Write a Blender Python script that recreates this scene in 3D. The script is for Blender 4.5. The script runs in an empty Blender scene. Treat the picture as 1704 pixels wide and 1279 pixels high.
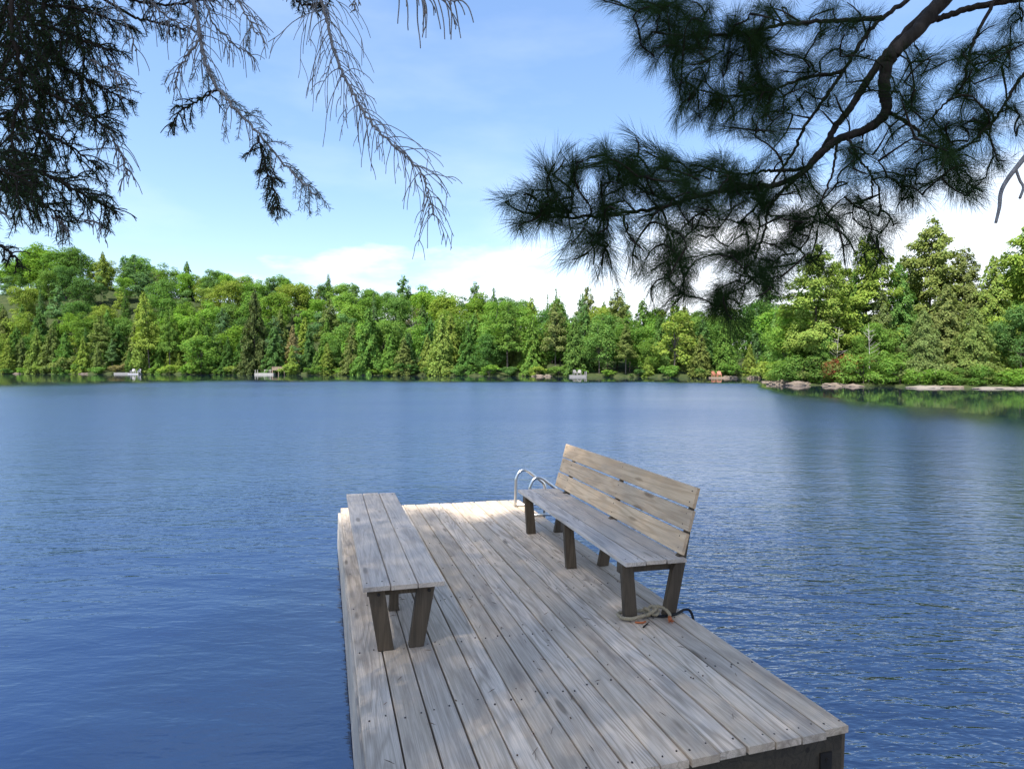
import bpy, bmesh, math, random
import numpy as np
from mathutils import Vector, Matrix

random.seed(7)
rng = np.random.default_rng(7)
SC = bpy.context.scene
COL = SC.collection

# ------------------------------------------------------------------ camera
F, CX, CY, HZ = 975.0, 852.0, 639.5, 612.0      # focal length and centre measured in photo pixels
CAMZ = 1.89
PITCH = math.atan((CY - HZ) / F)
cam = bpy.data.cameras.new("Camera")
cam.sensor_width = 36.0
cam.lens = F / 1704.0 * 36.0
cam.clip_start = 0.05
cam.clip_end = 3000
camo = bpy.data.objects.new("Camera", cam)
COL.objects.link(camo)
camo.location = (0, 0, CAMZ)
camo.rotation_euler = (math.pi / 2 - PITCH, 0, 0)
SC.camera = camo

# ------------------------------------------------------------------ light
SUN_EL, SUN_AZ = math.radians(56), math.radians(-145)     # azimuth clockwise from +Y
SKY_STRENGTH, SUN_STRENGTH = 0.11, 2.6
EXPOSURE = 1.95
W = bpy.data.worlds.new("World")
SC.world = W
W.use_nodes = True
wn = W.node_tree
wl = wn.links.new
sky = wn.nodes.new('ShaderNodeTexSky')
sky.sky_type = 'NISHITA'
sky.sun_disc = False
sky.sun_elevation = SUN_EL
sky.sun_rotation = SUN_AZ
sky.altitude = 300
sky.air_density = 1.1
sky.dust_density = 1.0
sky.ozone_density = 2.5
bg = wn.nodes['Background']
bg.inputs[1].default_value = SKY_STRENGTH
def wmath(op, a, b=None, c=None, clamp=False):
    n = wn.nodes.new('ShaderNodeMath'); n.operation = op; n.use_clamp = clamp
    for i, v in enumerate((a, b, c)):
        if v is None: continue
        if isinstance(v, (int, float)): n.inputs[i].default_value = v
        else: wl(v, n.inputs[i])
    return n.outputs[0]
gam = wn.nodes.new('ShaderNodeGamma'); gam.inputs[1].default_value = 0.72
hs = wn.nodes.new('ShaderNodeHueSaturation'); hs.inputs['Saturation'].default_value = 1.27; hs.inputs['Value'].default_value = 1.02; hs.inputs['Hue'].default_value = 0.507
wl(sky.outputs[0], gam.inputs[0]); wl(gam.outputs[0], hs.inputs['Color'])
tc = wn.nodes.new('ShaderNodeTexCoord')
sp = wn.nodes.new('ShaderNodeSeparateXYZ'); wl(tc.outputs['Generated'], sp.inputs[0])
mp = wn.nodes.new('ShaderNodeMapping'); mp.inputs['Scale'].default_value = (2.2, 2.2, 7.0)
mp.inputs['Location'].default_value = (1.3, 0.4, 0.2)
wl(tc.outputs['Generated'], mp.inputs[0])
n1 = wn.nodes.new('ShaderNodeTexNoise'); n1.inputs['Scale'].default_value = 1.7; n1.inputs['Detail'].default_value = 9
n1.inputs['Roughness'].default_value = 0.55
wl(mp.outputs[0], n1.inputs['Vector'])
# a cloud bank low in the sky, higher to the right of the view
top = wmath('ADD', wmath('MULTIPLY', sp.outputs[0], 0.19), 0.208)
top = wmath('ADD', top, wmath('MULTIPLY', wmath('SUBTRACT', n1.outputs[0], 0.5), 0.26))
cov = wmath('DIVIDE', wmath('SUBTRACT', top, sp.outputs[2]), 0.075, clamp=True)
cov = wmath('MULTIPLY', cov, wmath('MULTIPLY_ADD', n1.outputs[0], 1.5, 0.02), clamp=True)
mp2 = wn.nodes.new('ShaderNodeMapping'); mp2.inputs['Scale'].default_value = (1.2, 2.0, 4.0)
wl(tc.outputs['Generated'], mp2.inputs[0])
n2 = wn.nodes.new('ShaderNodeTexNoise'); n2.inputs['Scale'].default_value = 2.3; n2.inputs['Detail'].default_value = 8
wl(mp2.outputs[0], n2.inputs['Vector'])
wisp = wmath('MULTIPLY', wmath('SUBTRACT', n2.outputs[0], 0.5), 1.6, clamp=True)
cov = wmath('MAXIMUM', cov, wmath('MULTIPLY', wisp, 0.32), clamp=True)
cm = wn.nodes.new('ShaderNodeMix'); cm.data_type = 'RGBA'
wl(cov, cm.inputs['Factor']); wl(hs.outputs[0], cm.inputs[6])
cm.inputs[7].default_value = (4.0, 4.12, 4.3, 1)
wl(cm.outputs[2], bg.inputs[0])

sun = bpy.data.lights.new("Sun", 'SUN')
sun.energy = SUN_STRENGTH
sun.angle = math.radians(0.53)
sun.color = (1.0, 0.955, 0.88)
suno = bpy.data.objects.new("Sun", sun)
COL.objects.link(suno)
sv = Vector((math.sin(SUN_AZ) * math.cos(SUN_EL), math.cos(SUN_AZ) * math.cos(SUN_EL), math.sin(SUN_EL)))
suno.rotation_euler = sv.to_track_quat('Z', 'Y').to_euler()
suno.location = (0, -20, 40)
vs = SC.view_settings
vs.view_transform = 'Standard'; vs.look = 'None'; vs.gamma = 1; vs.use_curve_mapping = False
vs.exposure = EXPOSURE

# ------------------------------------------------------------------ picture measurements -> metres
cP, sP = math.cos(PITCH), math.sin(PITCH)
def ray(x, y):
    a, c = (x - CX) / F, -(y - CY) / F
    return np.array([a, cP + sP * c, -sP + cP * c])
def at(x, y, depth):
    """world point seen at photo pixel (x,y) at forward distance depth"""
    r = ray(x, y)
    return np.array([0, 0, CAMZ]) + r * (depth / r[1])
def pix(P):
    x, y, z = P[0], P[1], P[2] - CAMZ
    f = cP * y - sP * z; u = sP * y + cP * z
    return CX + F * x / f, CY - F * u / f

# ------------------------------------------------------------------ helpers
def tag(o, label=None, cat=None, group=None, kind=None):
    if label: o['label'] = label
    if cat: o['category'] = cat
    if group: o['group'] = group
    if kind: o['kind'] = kind
    return o
def empty(name, loc=(0, 0, 0), label=None, cat=None, group=None, matrix=None):
    o = bpy.data.objects.new(name, None)
    o.empty_display_size = 0.2
    COL.objects.link(o)
    if matrix is not None: o.matrix_world = matrix
    else: o.location = loc
    return tag(o, label, cat, group)
def link(name, me, parent=None):
    o = bpy.data.objects.new(name, me)
    COL.objects.link(o)
    if parent: o.parent = parent
    return o
class MB:
    """collects polygons of one mesh"""
    def __init__(s): s.v = []; s.f = []; s.m = []; s.a = []; s.n = 0
    def add(s, verts, faces, mat=0, att=0.0):
        verts = np.asarray(verts, dtype=np.float64)
        s.v.append(verts)
        for f in faces: s.f.append([i + s.n for i in f]); s.m.append(mat)
        s.a.append(np.full(len(verts), att) if np.isscalar(att) else np.asarray(att))
        s.n += len(verts)
    def box(s, lo, hi, mat=0, att=0.0):
        x0, y0, z0 = lo; x1, y1, z1 = hi
        s.add([(x0,y0,z0),(x1,y0,z0),(x1,y1,z0),(x0,y1,z0),(x0,y0,z1),(x1,y0,z1),(x1,y1,z1),(x0,y1,z1)],
              [(0,3,2,1),(4,5,6,7),(0,1,5,4),(1,2,6,5),(2,3,7,6),(3,0,4,7)], mat, att)
    def tube(s, pts, rad, sides=8, mat=0, att=0.0, cap=True):
        pts = np.asarray(pts, dtype=np.float64); n = len(pts)
        if n < 2: return
        rad = np.full(n, rad) if np.isscalar(rad) else np.asarray(rad)
        t = np.gradient(pts, axis=0); t /= np.linalg.norm(t, axis=1)[:, None] + 1e-12
        ref = np.array([0, 0, 1.0]) if abs(t[0][2]) < 0.9 else np.array([1.0, 0, 0])
        u = np.cross(t[0], ref); u /= np.linalg.norm(u)
        ang = np.linspace(0, 2 * math.pi, sides, endpoint=False)
        vs_ = []
        for i in range(n):
            u = u - t[i] * u.dot(t[i]); u /= np.linalg.norm(u) + 1e-12
            w = np.cross(t[i], u)
            vs_.append(pts[i] + rad[i] * (np.cos(ang)[:, None] * u + np.sin(ang)[:, None] * w))
        V = np.concatenate(vs_)
        fs = []
        for i in range(n - 1):
            for k in range(sides):
                k2 = (k + 1) % sides
                fs.append((i*sides+k, i*sides+k2, (i+1)*sides+k2, (i+1)*sides+k))
        if cap:
            fs.append(tuple(range(sides))[::-1]); fs.append(tuple((n-1)*sides + k for k in range(sides)))
        s.add(V, fs, mat, att)
    def build(s, name, mats, parent=None, smooth=False, attname='rnd'):
        me = bpy.data.meshes.new(name)
        V = np.concatenate(s.v)
        me.from_pydata(V.tolist(), [], s.f)
        for m in (mats if isinstance(mats, (list, tuple)) else [mats]): me.materials.append(m)
        me.polygons.foreach_set('material_index', s.m)
        if smooth: me.polygons.foreach_set('use_smooth', [True] * len(s.f))
        at_ = me.attributes.new(attname, 'FLOAT', 'POINT')
        at_.data.foreach_set('value', np.concatenate(s.a).astype(np.float32))
        me.update()
        return link(name, me, parent)
def quads_mesh(name, V, att, mat, n=4):
    """V (N,n,3): N separate polygons with n corners, att (N,) one value per polygon"""
    N = len(V)
    me = bpy.data.meshes.new(name)
    me.vertices.add(N * n); me.loops.add(N * n); me.polygons.add(N)
    me.vertices.foreach_set('co', np.ascontiguousarray(V, dtype=np.float32).ravel())
    me.loops.foreach_set('vertex_index', np.arange(N * n, dtype=np.int32))
    me.polygons.foreach_set('loop_start', np.arange(0, N * n, n, dtype=np.int32))
    a = me.attributes.new('rnd', 'FLOAT', 'POINT')
    a.data.foreach_set('value', np.repeat(np.asarray(att, dtype=np.float32), n))
    me.materials.append(mat)
    me.update(calc_edges=True)
    me.validate()
    return me
def unit(a):
    a = np.asarray(a, dtype=np.float64)
    return a / (np.linalg.norm(a, axis=-1, keepdims=True) + 1e-12)
def spline(pts, n):
    """Catmull-Rom through pts, n samples in all"""
    P = np.asarray(pts, dtype=np.float64)
    P = np.vstack([2*P[0]-P[1], P, 2*P[-1]-P[-2]])
    out = []
    segs = len(P) - 3
    for t in np.linspace(0, segs - 1e-6, n):
        i = int(t); u = t - i
        p0, p1, p2, p3 = P[i:i+4]
        out.append(0.5*((2*p1)+(-p0+p2)*u+(2*p0-5*p1+4*p2-p3)*u*u+(-p0+3*p1-3*p2+p3)*u**3))
    return np.array(out)

# ------------------------------------------------------------------ materials
class NT:
    def __init__(s, name):
        s.m = bpy.data.materials.new(name); s.m.use_nodes = True
        s.t = s.m.node_tree; s.b = s.t.nodes['Principled BSDF']; s.out = s.t.nodes['Material Output']
    def node(s, typ, **kw):
        n = s.t.nodes.new(typ)
        for k, v in kw.items(): setattr(n, k, v)
        return n
    def put(s, sock, v):
        if isinstance(v, bpy.types.NodeSocket): s.t.links.new(v, sock)
        elif v is not None:
            if isinstance(v, (tuple, list)) and len(v) == 3 and sock.type == 'RGBA': v = (*v, 1)
            sock.default_value = v
    def math(s, op, a, b=None, c=None, clamp=False):
        n = s.node('ShaderNodeMath', operation=op, use_clamp=clamp)
        for i, v in enumerate((a, b, c)):
            if v is not None: s.put(n.inputs[i], v)
        return n.outputs[0]
    def mix(s, f, a, b, blend='MIX'):
        n = s.node('ShaderNodeMix', data_type='RGBA', blend_type=blend)
        s.put(n.inputs[0], f); s.put(n.inputs[6], a); s.put(n.inputs[7], b)
        return n.outputs[2]
    def noise(s, vec, scale, detail=4, rough=0.5, dist=0.0):
        n = s.node('ShaderNodeTexNoise')
        if vec is not None: s.put(n.inputs['Vector'], vec)
        n.inputs['Scale'].default_value = scale; n.inputs['Detail'].default_value = detail
        n.inputs['Roughness'].default_value = rough; n.inputs['Distortion'].default_value = dist
        return n.outputs[0]
    def mapping(s, vec, scale=(1,1,1), loc=(0,0,0), rot=(0,0,0)):
        n = s.node('ShaderNodeMapping'); s.put(n.inputs['Vector'], vec)
        n.inputs['Scale'].default_value = scale; n.inputs['Location'].default_value = loc; n.inputs['Rotation'].default_value = rot
        return n.outputs[0]
    def ramp(s, f, stops):
        n = s.node('ShaderNodeValToRGB'); s.put(n.inputs[0], f)
        e = n.color_ramp.elements
        while len(e) < len(stops): e.new(0.5)
        for el, (p, c) in zip(e, stops):
            el.position = p; el.color = (*c, 1) if len(c) == 3 else c
        return n.outputs[0]
    def attr(s, name):
        n = s.node('ShaderNodeAttribute', attribute_name=name); return n.outputs['Fac']
    def coord(s, which='Object'): return s.node('ShaderNodeTexCoord').outputs[which]
    def bump(s, h, strength, dist=0.01, normal=None):
        n = s.node('ShaderNodeBump'); s.put(n.inputs['Height'], h)
        s.put(n.inputs['Strength'], strength); n.inputs['Distance'].default_value = dist
        if normal is not None: s.put(n.inputs['Normal'], normal)
        return n.outputs[0]
    def base(s, col, rough=0.6, spec=0.3, normal=None):
        s.put(s.b.inputs['Base Color'], col); s.put(s.b.inputs['Roughness'], rough)
        s.put(s.b.inputs['Specular IOR Level'], spec)
        if normal is not None: s.put(s.b.inputs['Normal'], normal)
        return s.m

def plank_material(name, light, mid, dark, stain, grain=1.0, axis='y'):
    """weathered softwood; boards run along the object's y axis, 'rnd' tells the boards apart"""
    T = NT(name)
    a = T.attr('rnd')
    co = T.coord('Object')
    off = T.node('ShaderNodeCombineXYZ')
    T.put(off.inputs[0], T.math('MULTIPLY', a, 37.0)); T.put(off.inputs[1], T.math('MULTIPLY', a, 91.0)); T.put(off.inputs[2], T.math('MULTIPLY', a, 17.0))
    add = T.node('ShaderNodeVectorMath', operation='ADD'); T.put(add.inputs[0], co); T.put(add.inputs[1], off.outputs[0])
    v = add.outputs[0]
    L = {'y': (1, 0.075, 1), 'z': (1, 1, 0.075)}[axis]
    # growth rings: contour lines of a stretched noise
    big = T.noise(T.mapping(v, tuple(x * 5.5 for x in L)), 1.0, 3, 0.5, 0.3)
    ring = T.math('SINE', T.math('MULTIPLY', big, 95.0 * grain))
    ring = T.math('MULTIPLY_ADD', ring, 0.5, 0.5)
    ring = T.math('POWER', ring, 2.2)
    L2 = {'y': (1, 0.02, 1), 'z': (1, 1, 0.02)}[axis]
    fib = T.noise(T.mapping(v, tuple(x * 260 for x in L2)), 1.0, 3, 0.6)
    L3 = {'y': (1, 0.16, 1), 'z': (1, 1, 0.16)}[axis]
    blot = T.noise(T.mapping(v, tuple(x * 11 for x in L3)), 1.0, 5, 0.62)
    wear = T.noise(T.mapping(v, (3.2, 1.3, 3.2)), 1.0, 4, 0.55)
    # board tone
    bt = T.math('FRACT', T.math('MULTIPLY', a, 7.31))
    bh = T.math('FRACT', T.math('MULTIPLY', a, 13.7))
    c = T.mix(T.math('MULTIPLY_ADD', wear, 1.6, -0.3, clamp=True), light, mid)
    c = T.mix(T.math('MULTIPLY', ring, T.math('MULTIPLY_ADD', bt, 0.42, 0.22)), c, dark)
    c = T.mix(T.math('MULTIPLY', T.math('MULTIPLY_ADD', fib, 3.4, -1.35, clamp=True), 0.55), c, dark)
    blm = T.math('MULTIPLY_ADD', blot, 6.0, -3.12, clamp=True)
    c = T.mix(T.math('MULTIPLY', blm, T.math('MULTIPLY_ADD', bh, 0.60, 0.25)), c, stain)
    vo = T.node('ShaderNodeTexVoronoi'); vo.inputs['Scale'].default_value = 1.0
    T.put(vo.inputs['Vector'], T.mapping(v, {'y': (9.0, 1.9, 9.0), 'z': (9.0, 9.0, 1.9)}[axis]))
    kd = T.math('ADD', vo.outputs['Distance'], T.math('MULTIPLY', T.math('SUBTRACT', blot, 0.5), 0.12))
    kn = T.math('MULTIPLY_ADD', kd, -14.0, 2.1, clamp=True)
    c = T.mix(T.math('MULTIPLY', kn, 0.75), c, tuple(x * 0.6 for x in dark))
    c = T.mix(T.math('MULTIPLY', bh, 0.28), c, tuple(min(1, x) for x in (light[0]*0.98, light[1]*0.86, light[2]*0.68)))
    hsv = T.node('ShaderNodeHueSaturation'); T.put(hsv.inputs['Color'], c)
    T.put(hsv.inputs['Value'], T.math('MULTIPLY_ADD', bt, 0.34, 0.82))
    h = T.math('ADD', T.math('MULTIPLY', fib, 0.6), T.math('MULTIPLY', ring, -0.35))
    return T.base(hsv.outputs[0], 0.72, 0.25, T.bump(h, 0.45, 0.004))

def simple(name, col, rough=0.6, spec=0.3, metal=0.0, scale=8, var=0.25, bump=0.0):
    T = NT(name)
    n = T.noise(T.coord('Object'), scale, 5, 0.6)
    c = T.mix(T.math('MULTIPLY_ADD', n, 2.0, -0.5, clamp=True), tuple(x*(1-var) for x in col), tuple(min(1, x*(1+var)) for x in col))
    T.b.inputs['Metallic'].default_value = metal
    return T.base(c, rough, spec, T.bump(n, bump, 0.02) if bump else None)

M = {}
M['deck'] = plank_material('deck_boards', (0.71, 0.60, 0.485), (0.50, 0.41, 0.315), (0.19, 0.148, 0.108), (0.115, 0.098, 0.095))
M['seat'] = plank_material('seat_boards', (0.67, 0.59, 0.51), (0.53, 0.46, 0.395), (0.24, 0.205, 0.175), (0.2, 0.18, 0.17))
M['back'] = plank_material('backrest_boards', (0.69, 0.53, 0.36), (0.57, 0.42, 0.275), (0.31, 0.20, 0.12), (0.30, 0.235, 0.19), 0.8)
M['dark'] = plank_material('dark_timber', (0.135, 0.104, 0.072), (0.08, 0.062, 0.043), (0.035, 0.028, 0.021), (0.022, 0.02, 0.018), 1.0, 'z')
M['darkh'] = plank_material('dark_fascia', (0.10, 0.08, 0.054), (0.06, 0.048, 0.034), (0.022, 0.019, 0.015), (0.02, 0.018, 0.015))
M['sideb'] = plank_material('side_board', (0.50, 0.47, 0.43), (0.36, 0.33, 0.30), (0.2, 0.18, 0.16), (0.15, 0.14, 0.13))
M['nail'] = simple('nail_heads', (0.045, 0.035, 0.032), 0.6, 0.4, 0.4)
M['steel'] = simple('stainless_steel', (0.62, 0.62, 0.60), 0.28, 0.5, 1.0, 30, 0.12)
M['iron'] = simple('dark_iron', (0.035, 0.031, 0.028), 0.7, 0.4, 0.6)
M['rope'] = simple('rope_tan', (0.36, 0.30, 0.2), 0.85, 0.2, 0, 180, 0.4, 0.5)
M['orange'] = simple('rope_orange', (0.42, 0.13, 0.05), 0.85, 0.2, 0, 120, 0.3)
M['blackcord'] = simple('black_cord', (0.012, 0.012, 0.013), 0.7, 0.3)

def leaf_material(name, trans=0.3, var=0.45, tint=(1.0, 1.0, 1.0)):
    """leaf colour comes from the object's own colour, varied leaf by leaf"""
    T = NT(name)
    oi = T.node('ShaderNodeObjectInfo')
    a = T.attr('rnd')
    hsv = T.node('ShaderNodeHueSaturation')
    T.put(hsv.inputs['Color'], oi.outputs['Color'])
    T.put(hsv.inputs['Hue'], T.math('MULTIPLY_ADD', T.math('FRACT', T.math('MULTIPLY', a, 5.3)), 0.035, 0.4825))
    T.put(hsv.inputs['Value'], T.math('MULTIPLY_ADD', a, var, 1 - var * 0.5))
    d = T.node('ShaderNodeBsdfDiffuse'); T.put(d.inputs[0], hsv.outputs[0])
    tr = T.node('ShaderNodeBsdfTranslucent'); T.put(tr.inputs[0], T.mix(1.0, hsv.outputs[0], (1.15, 1.25, 0.55), 'MULTIPLY'))
    mx = T.node('ShaderNodeMixShader'); mx.inputs[0].default_value = trans
    T.t.links.new(d.outputs[0], mx.inputs[1]); T.t.links.new(tr.outputs[0], mx.inputs[2])
    T.t.links.new(mx.outputs[0], T.out.inputs[0])
    return T.m
M['leaf'] = leaf_material('broad_leaves', 0.45)
M['conif'] = leaf_material('conifer_sprays', 0.34)
def bark(name, c0, c1, sc=6):
    T = NT(name)
    co = T.coord('Object')
    n = T.noise(T.mapping(co, (sc, sc, sc * 0.25)), 1.0, 6, 0.65)
    c = T.mix(T.math('MULTIPLY_ADD', n, 2.6, -0.8, clamp=True), c0, c1)
    return T.base(c, 0.9, 0.15, T.bump(n, 0.6, 0.03))
M['bark'] = bark('grey_brown_bark', (0.05, 0.04, 0.032), (0.16, 0.135, 0.115))
M['barkpale'] = bark('pale_bark', (0.28, 0.25, 0.21), (0.5, 0.47, 0.42))
M['twig'] = bark('bare_twig_bark', (0.15, 0.15, 0.155), (0.30, 0.30, 0.31), 60)
M['pinebark'] = bark('pine_bark', (0.014, 0.012, 0.010), (0.045, 0.037, 0.032), 18)
M['pineneedle'] = leaf_material('pine_needles', 0.25, 0.5)
M['spruceneedle'] = leaf_material('spruce_needles', 0.2, 0.5)

# water: clear brown-blue lake, small wind ripples, calm lee along the shores
def water_material():
    T = NT('lake_water')
    co = T.coord('Object')
    sx = T.node('ShaderNodeSeparateXYZ'); T.put(sx.inputs[0], co)
    y = sx.outputs[1]; x = sx.outputs[0]
    patch = T.noise(T.mapping(co, (0.05, 0.11, 1)), 1.0, 4, 0.55)
    patch2 = T.noise(T.mapping(co, (0.012, 0.05, 1), (3, 1, 0)), 1.0, 3, 0.5)
    calm = T.attr('calm')
    streak = T.noise(T.mapping(co, (0.02, 0.16, 1), (7, 3, 0)), 1.0, 4, 0.6)
    calm = T.math('MULTIPLY_ADD', T.math('SUBTRACT', streak, 0.5), T.math('MULTIPLY', calm, 2.6), T.math('MULTIPLY', calm, 1.6), clamp=True)
    amp = T.math('SUBTRACT', 1.0, calm, clamp=True)
    # ripple heights
    w1 = T.noise(T.mapping(co, (3.6, 10.5, 1), (0, 0, 0), (0, 0, math.radians(14))), 1.0, 2, 0.5, 0.6)
    w2 = T.noise(T.mapping(co, (11, 27, 1), (5, 2, 0), (0, 0, math.radians(-12))), 1.0, 2, 0.5, 0.4)
    w3 = T.noise(T.mapping(co, (0.7, 1.7, 1), (1, 7, 0), (0, 0, math.radians(20))), 1.0, 2, 0.5)
    near = T.attr('near')        # sheltered water beside the dock's left side is smoother
    k = T.math('MULTIPLY', T.math('MULTIPLY_ADD', patch, 1.3, 0.25), near)
    h = T.math('ADD', T.math('MULTIPLY', w1, T.math('MULTIPLY', k, 0.021)), T.math('MULTIPLY', w2, T.math('MULTIPLY', k, 0.008)))
    h = T.math('ADD', h, T.math('MULTIPLY', w3, 0.034))
    h = T.math('MULTIPLY', h, T.math('MULTIPLY', T.math('MULTIPLY_ADD', amp, 0.97, 0.03), T.attr('swell')))
    nb = T.bump(h, 1.0, 1.0)
    # wind from the far shore: the wave faces towards the near bank are the steeper ones
    tilt = T.node('ShaderNodeCombineXYZ'); T.put(tilt.inputs[1], T.math('MULTIPLY', T.math('MULTIPLY', amp, T.math('MULTIPLY_ADD', T.attr('rough'), -0.50, 0.012)), T.math('ADD', patch, 0.5)))
    va = T.node('ShaderNodeVectorMath', operation='ADD'); T.put(va.inputs[0], nb); T.put(va.inputs[1], tilt.outputs[0])
    vn = T.node('ShaderNodeVectorMath', operation='NORMALIZE'); T.put(vn.inputs[0], va.outputs[0])
    nrm = vn.outputs[0]
    rough = T.math('MULTIPLY', T.attr('rough'), T.math('MULTIPLY_ADD', patch2, 1.2, 0.4))
    rough = T.math('MULTIPLY_ADD', rough, amp, 0.05)
    b = T.b
    T.base((0.001, 0.005, 0.026), rough, 0.5, nrm)
    b.inputs['IOR'].default_value = 2.8
    b.inputs['Specular Tint'].default_value = (0.58, 0.76, 1.0, 1)
    return T.m
M['water'] = water_material()

def ground_material(name, stops, scale=0.6):
    T = NT(name)
    n = T.noise(T.coord('Object'), scale, 8, 0.65)
    return T.base(T.ramp(n, stops), 0.95, 0.1, T.bump(n, 0.5, 0.3))
M['forestfloor'] = ground_material('forest_floor', [(0.3, (0.02, 0.03, 0.012)), (0.5, (0.04, 0.055, 0.02)), (0.7, (0.065, 0.07, 0.03))], 0.7)
M['bank'] = ground_material('needle_litter', [(0.3, (0.05, 0.035, 0.02)), (0.55, (0.10, 0.065, 0.035)), (0.75, (0.16, 0.11, 0.06))], 2.5)
def rock_material(name, c0, c1, c2):
    T = NT(name)
    co = T.coord('Object')
    n = T.noise(co, 1.1, 8, 0.62); n2 = T.noise(T.mapping(co, (1, 1, 4)), 2.3, 6, 0.6)
    c = T.mix(T.math('MULTIPLY_ADD', n, 3, -1, clamp=True), c0, c1)
    c = T.mix(T.math('MULTIPLY_ADD', n2, 5, -2.6, clamp=True), c, c2)
    return T.base(c, 0.9, 0.2, T.bump(n2, 0.7, 0.15))
M['rock'] = rock_material('pink_granite', (0.15, 0.118, 0.092), (0.20, 0.162, 0.13), (0.085, 0.065, 0.05))
M['rockpale'] = rock_material('pale_granite', (0.19, 0.165, 0.14), (0.24, 0.21, 0.175), (0.13, 0.11, 0.09))

# ================================================================== SETTING
SH = [(-1.6, 205), (-1.1, 195), (-0.874, 185), (-0.669, 178), (-0.4226, 165), (-0.2174, 150), (0.0185, 132), (0.203, 120), (0.408, 106), (0.62, 98), (0.9, 96), (1.6, 95)]
HH = [(-1.6, 36), (-0.874, 33), (-0.74, 38), (-0.6, 31), (-0.42, 25), (-0.2174, 19), (0.0185, 13), (0.203, 8.5), (0.408, 6.5), (0.8, 6), (1.6, 6)]
def interp(tab, s):
    xs = [a for a, b in tab]; ys = [b for a, b in tab]
    return np.interp(s, xs, ys)
def shoreD(s):
    return interp(SH, s) + 1.2 * np.sin(np.asarray(s) * 37.0) + 0.8 * np.sin(np.asarray(s) * 83.0 + 1)
def sm(x):
    x = np.clip(x, 0, 1); return x * x * (3 - 2 * x)
def farH(s, d):
    d = np.asarray(d, dtype=np.float64)
    h = np.where(d < 0, d * 0.5, 0.7 * np.clip(d / 1.6, 0, 1))
    return h + interp(HH, s) * sm((d - 1.0) / 72.0)
def build_far_shore():
    S = np.linspace(-1.6, 1.6, 150)
    Dd = np.concatenate([np.linspace(-3, 3, 13), np.linspace(4.5, 80, 36), np.linspace(90, 260, 12)])
    V = []
    for s in S:
        b = shoreD(s)
        for d in Dd:
            y = b + d
            z = float(farH(s, d)) + (0.5 * math.sin(s * 40 + d * 0.3) * min(1, max(0, d) / 12))
            V.append((s * y, y, z))
    n = len(Dd); f = []
    for i in range(len(S) - 1):
        for j in range(n - 1):
            f.append((i*n+j, (i+1)*n+j, (i+1)*n+j+1, i*n+j+1))
    mb = MB(); mb.add(V, f)
    o = mb.build('far_shore', M['forestfloor'], smooth=True)
    tag(o, kind='structure')
build_far_shore()

# rocky point on the right: front edge given as (s = x/y, distance)
PT = [(0.430, 84.0), (0.455, 69), (0.49, 65.0), (0.55, 62.0), (0.665, 57.5), (0.78, 55), (0.875, 53.5), (1.1, 51), (1.6, 48)]
def pointD(s): return interp(PT, s) + 0.6 * np.sin(np.asarray(s) * 61.0)
def pointH(s, d):
    ramp = sm((s - 0.43) / 0.12)
    return np.where(np.asarray(d) < 0, np.asarray(d) * 0.4, 0.25 * np.clip(np.asarray(d) / 0.8, 0, 1) + ramp * 4.0 * sm((np.asarray(d) - 1) / 28.0))
def build_point():
    S = np.linspace(0.432, 1.6, 90)
    Dd = np.concatenate([np.linspace(-2, 2, 9), np.linspace(3, 40, 18)])
    V = []; n = len(Dd); f = []
    for s in S:
        for d in Dd:
            y = float(pointD(s)) + d
            e = min(1.0, (s - 0.432) / 0.03)
            z = float(pointH(s, d)) * e - (1 - e) * 0.8 + 0.08 * math.sin(s * 90 + d * 2.1) * (1 if d > 0 else 0)
            V.append((s * y, y, z))
    for i in range(len(S) - 1):
        for j in range(n - 1):
            f.append((i*n+j, (i+1)*n+j, (i+1)*n+j+1, i*n+j+1))
    mb = MB(); mb.add(V, f)
    tag(mb.build('rocky_point', M['forestfloor'], smooth=True), kind='structure')
build_point()

def build_water():
    R = np.exp(np.linspace(math.log(0.6), math.log(420), 240))
    A = np.radians(np.linspace(-85, 85, 170))
    V = []; calm = []; rough = []; near = []; swell = []
    for r in R:
        for a in A:
            x, y = r * math.sin(a), r * math.cos(a)
            V.append((x, y, 0.0))
            s = x / max(y, 0.01)
            dist = shoreD(s) - y
            if s > 0.43: dist = min(dist, pointD(s) - y)
            wob = 2.5 * math.sin(x * 0.11) + 1.5 * math.sin(x * 0.31 + 2)
            reach = float(np.interp(s, [-0.9, -0.5, -0.2, 0.2, 0.4, 0.46, 0.6, 0.9], [122, 85, 62, 42, 34, 26, 32, 36]))
            calm.append(float(1 - sm((dist + wob * 0.8 - 0.70 * reach) / (0.52 * reach))) if dist > 0 else 1.0)
            # unresolved ripples on the open, wind-blown water
            rough.append(0.04 + 0.14 * float(sm((r - 4) / 20)))
            swell.append(1.0 - 0.64 * float(sm((r - 3.5) / 8.0)))
            nl = sm((r - 3.5) / 7.0) if x < y * -0.25 else 1.0
            near.append(0.30 + 0.70 * float(nl))
    n = len(A); f = []
    for i in range(len(R) - 1):
        for j in range(n - 1):
            f.append((i*n+j, i*n+j+1, (i+1)*n+j+1, (i+1)*n+j))
    mb = MB(); mb.add(V, f)
    o = mb.build('lake_water', M['water'], smooth=True)
    for nm, arr in (('calm', calm), ('rough', rough), ('near', near), ('swell', swell)):
        a_ = o.data.attributes.new(nm, 'FLOAT', 'POINT'); a_.data.foreach_set('value', np.array(arr, dtype=np.float32))
    # water behind and beside the viewer up to the near bank
    tag(o, kind='structure')
build_water()

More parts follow.
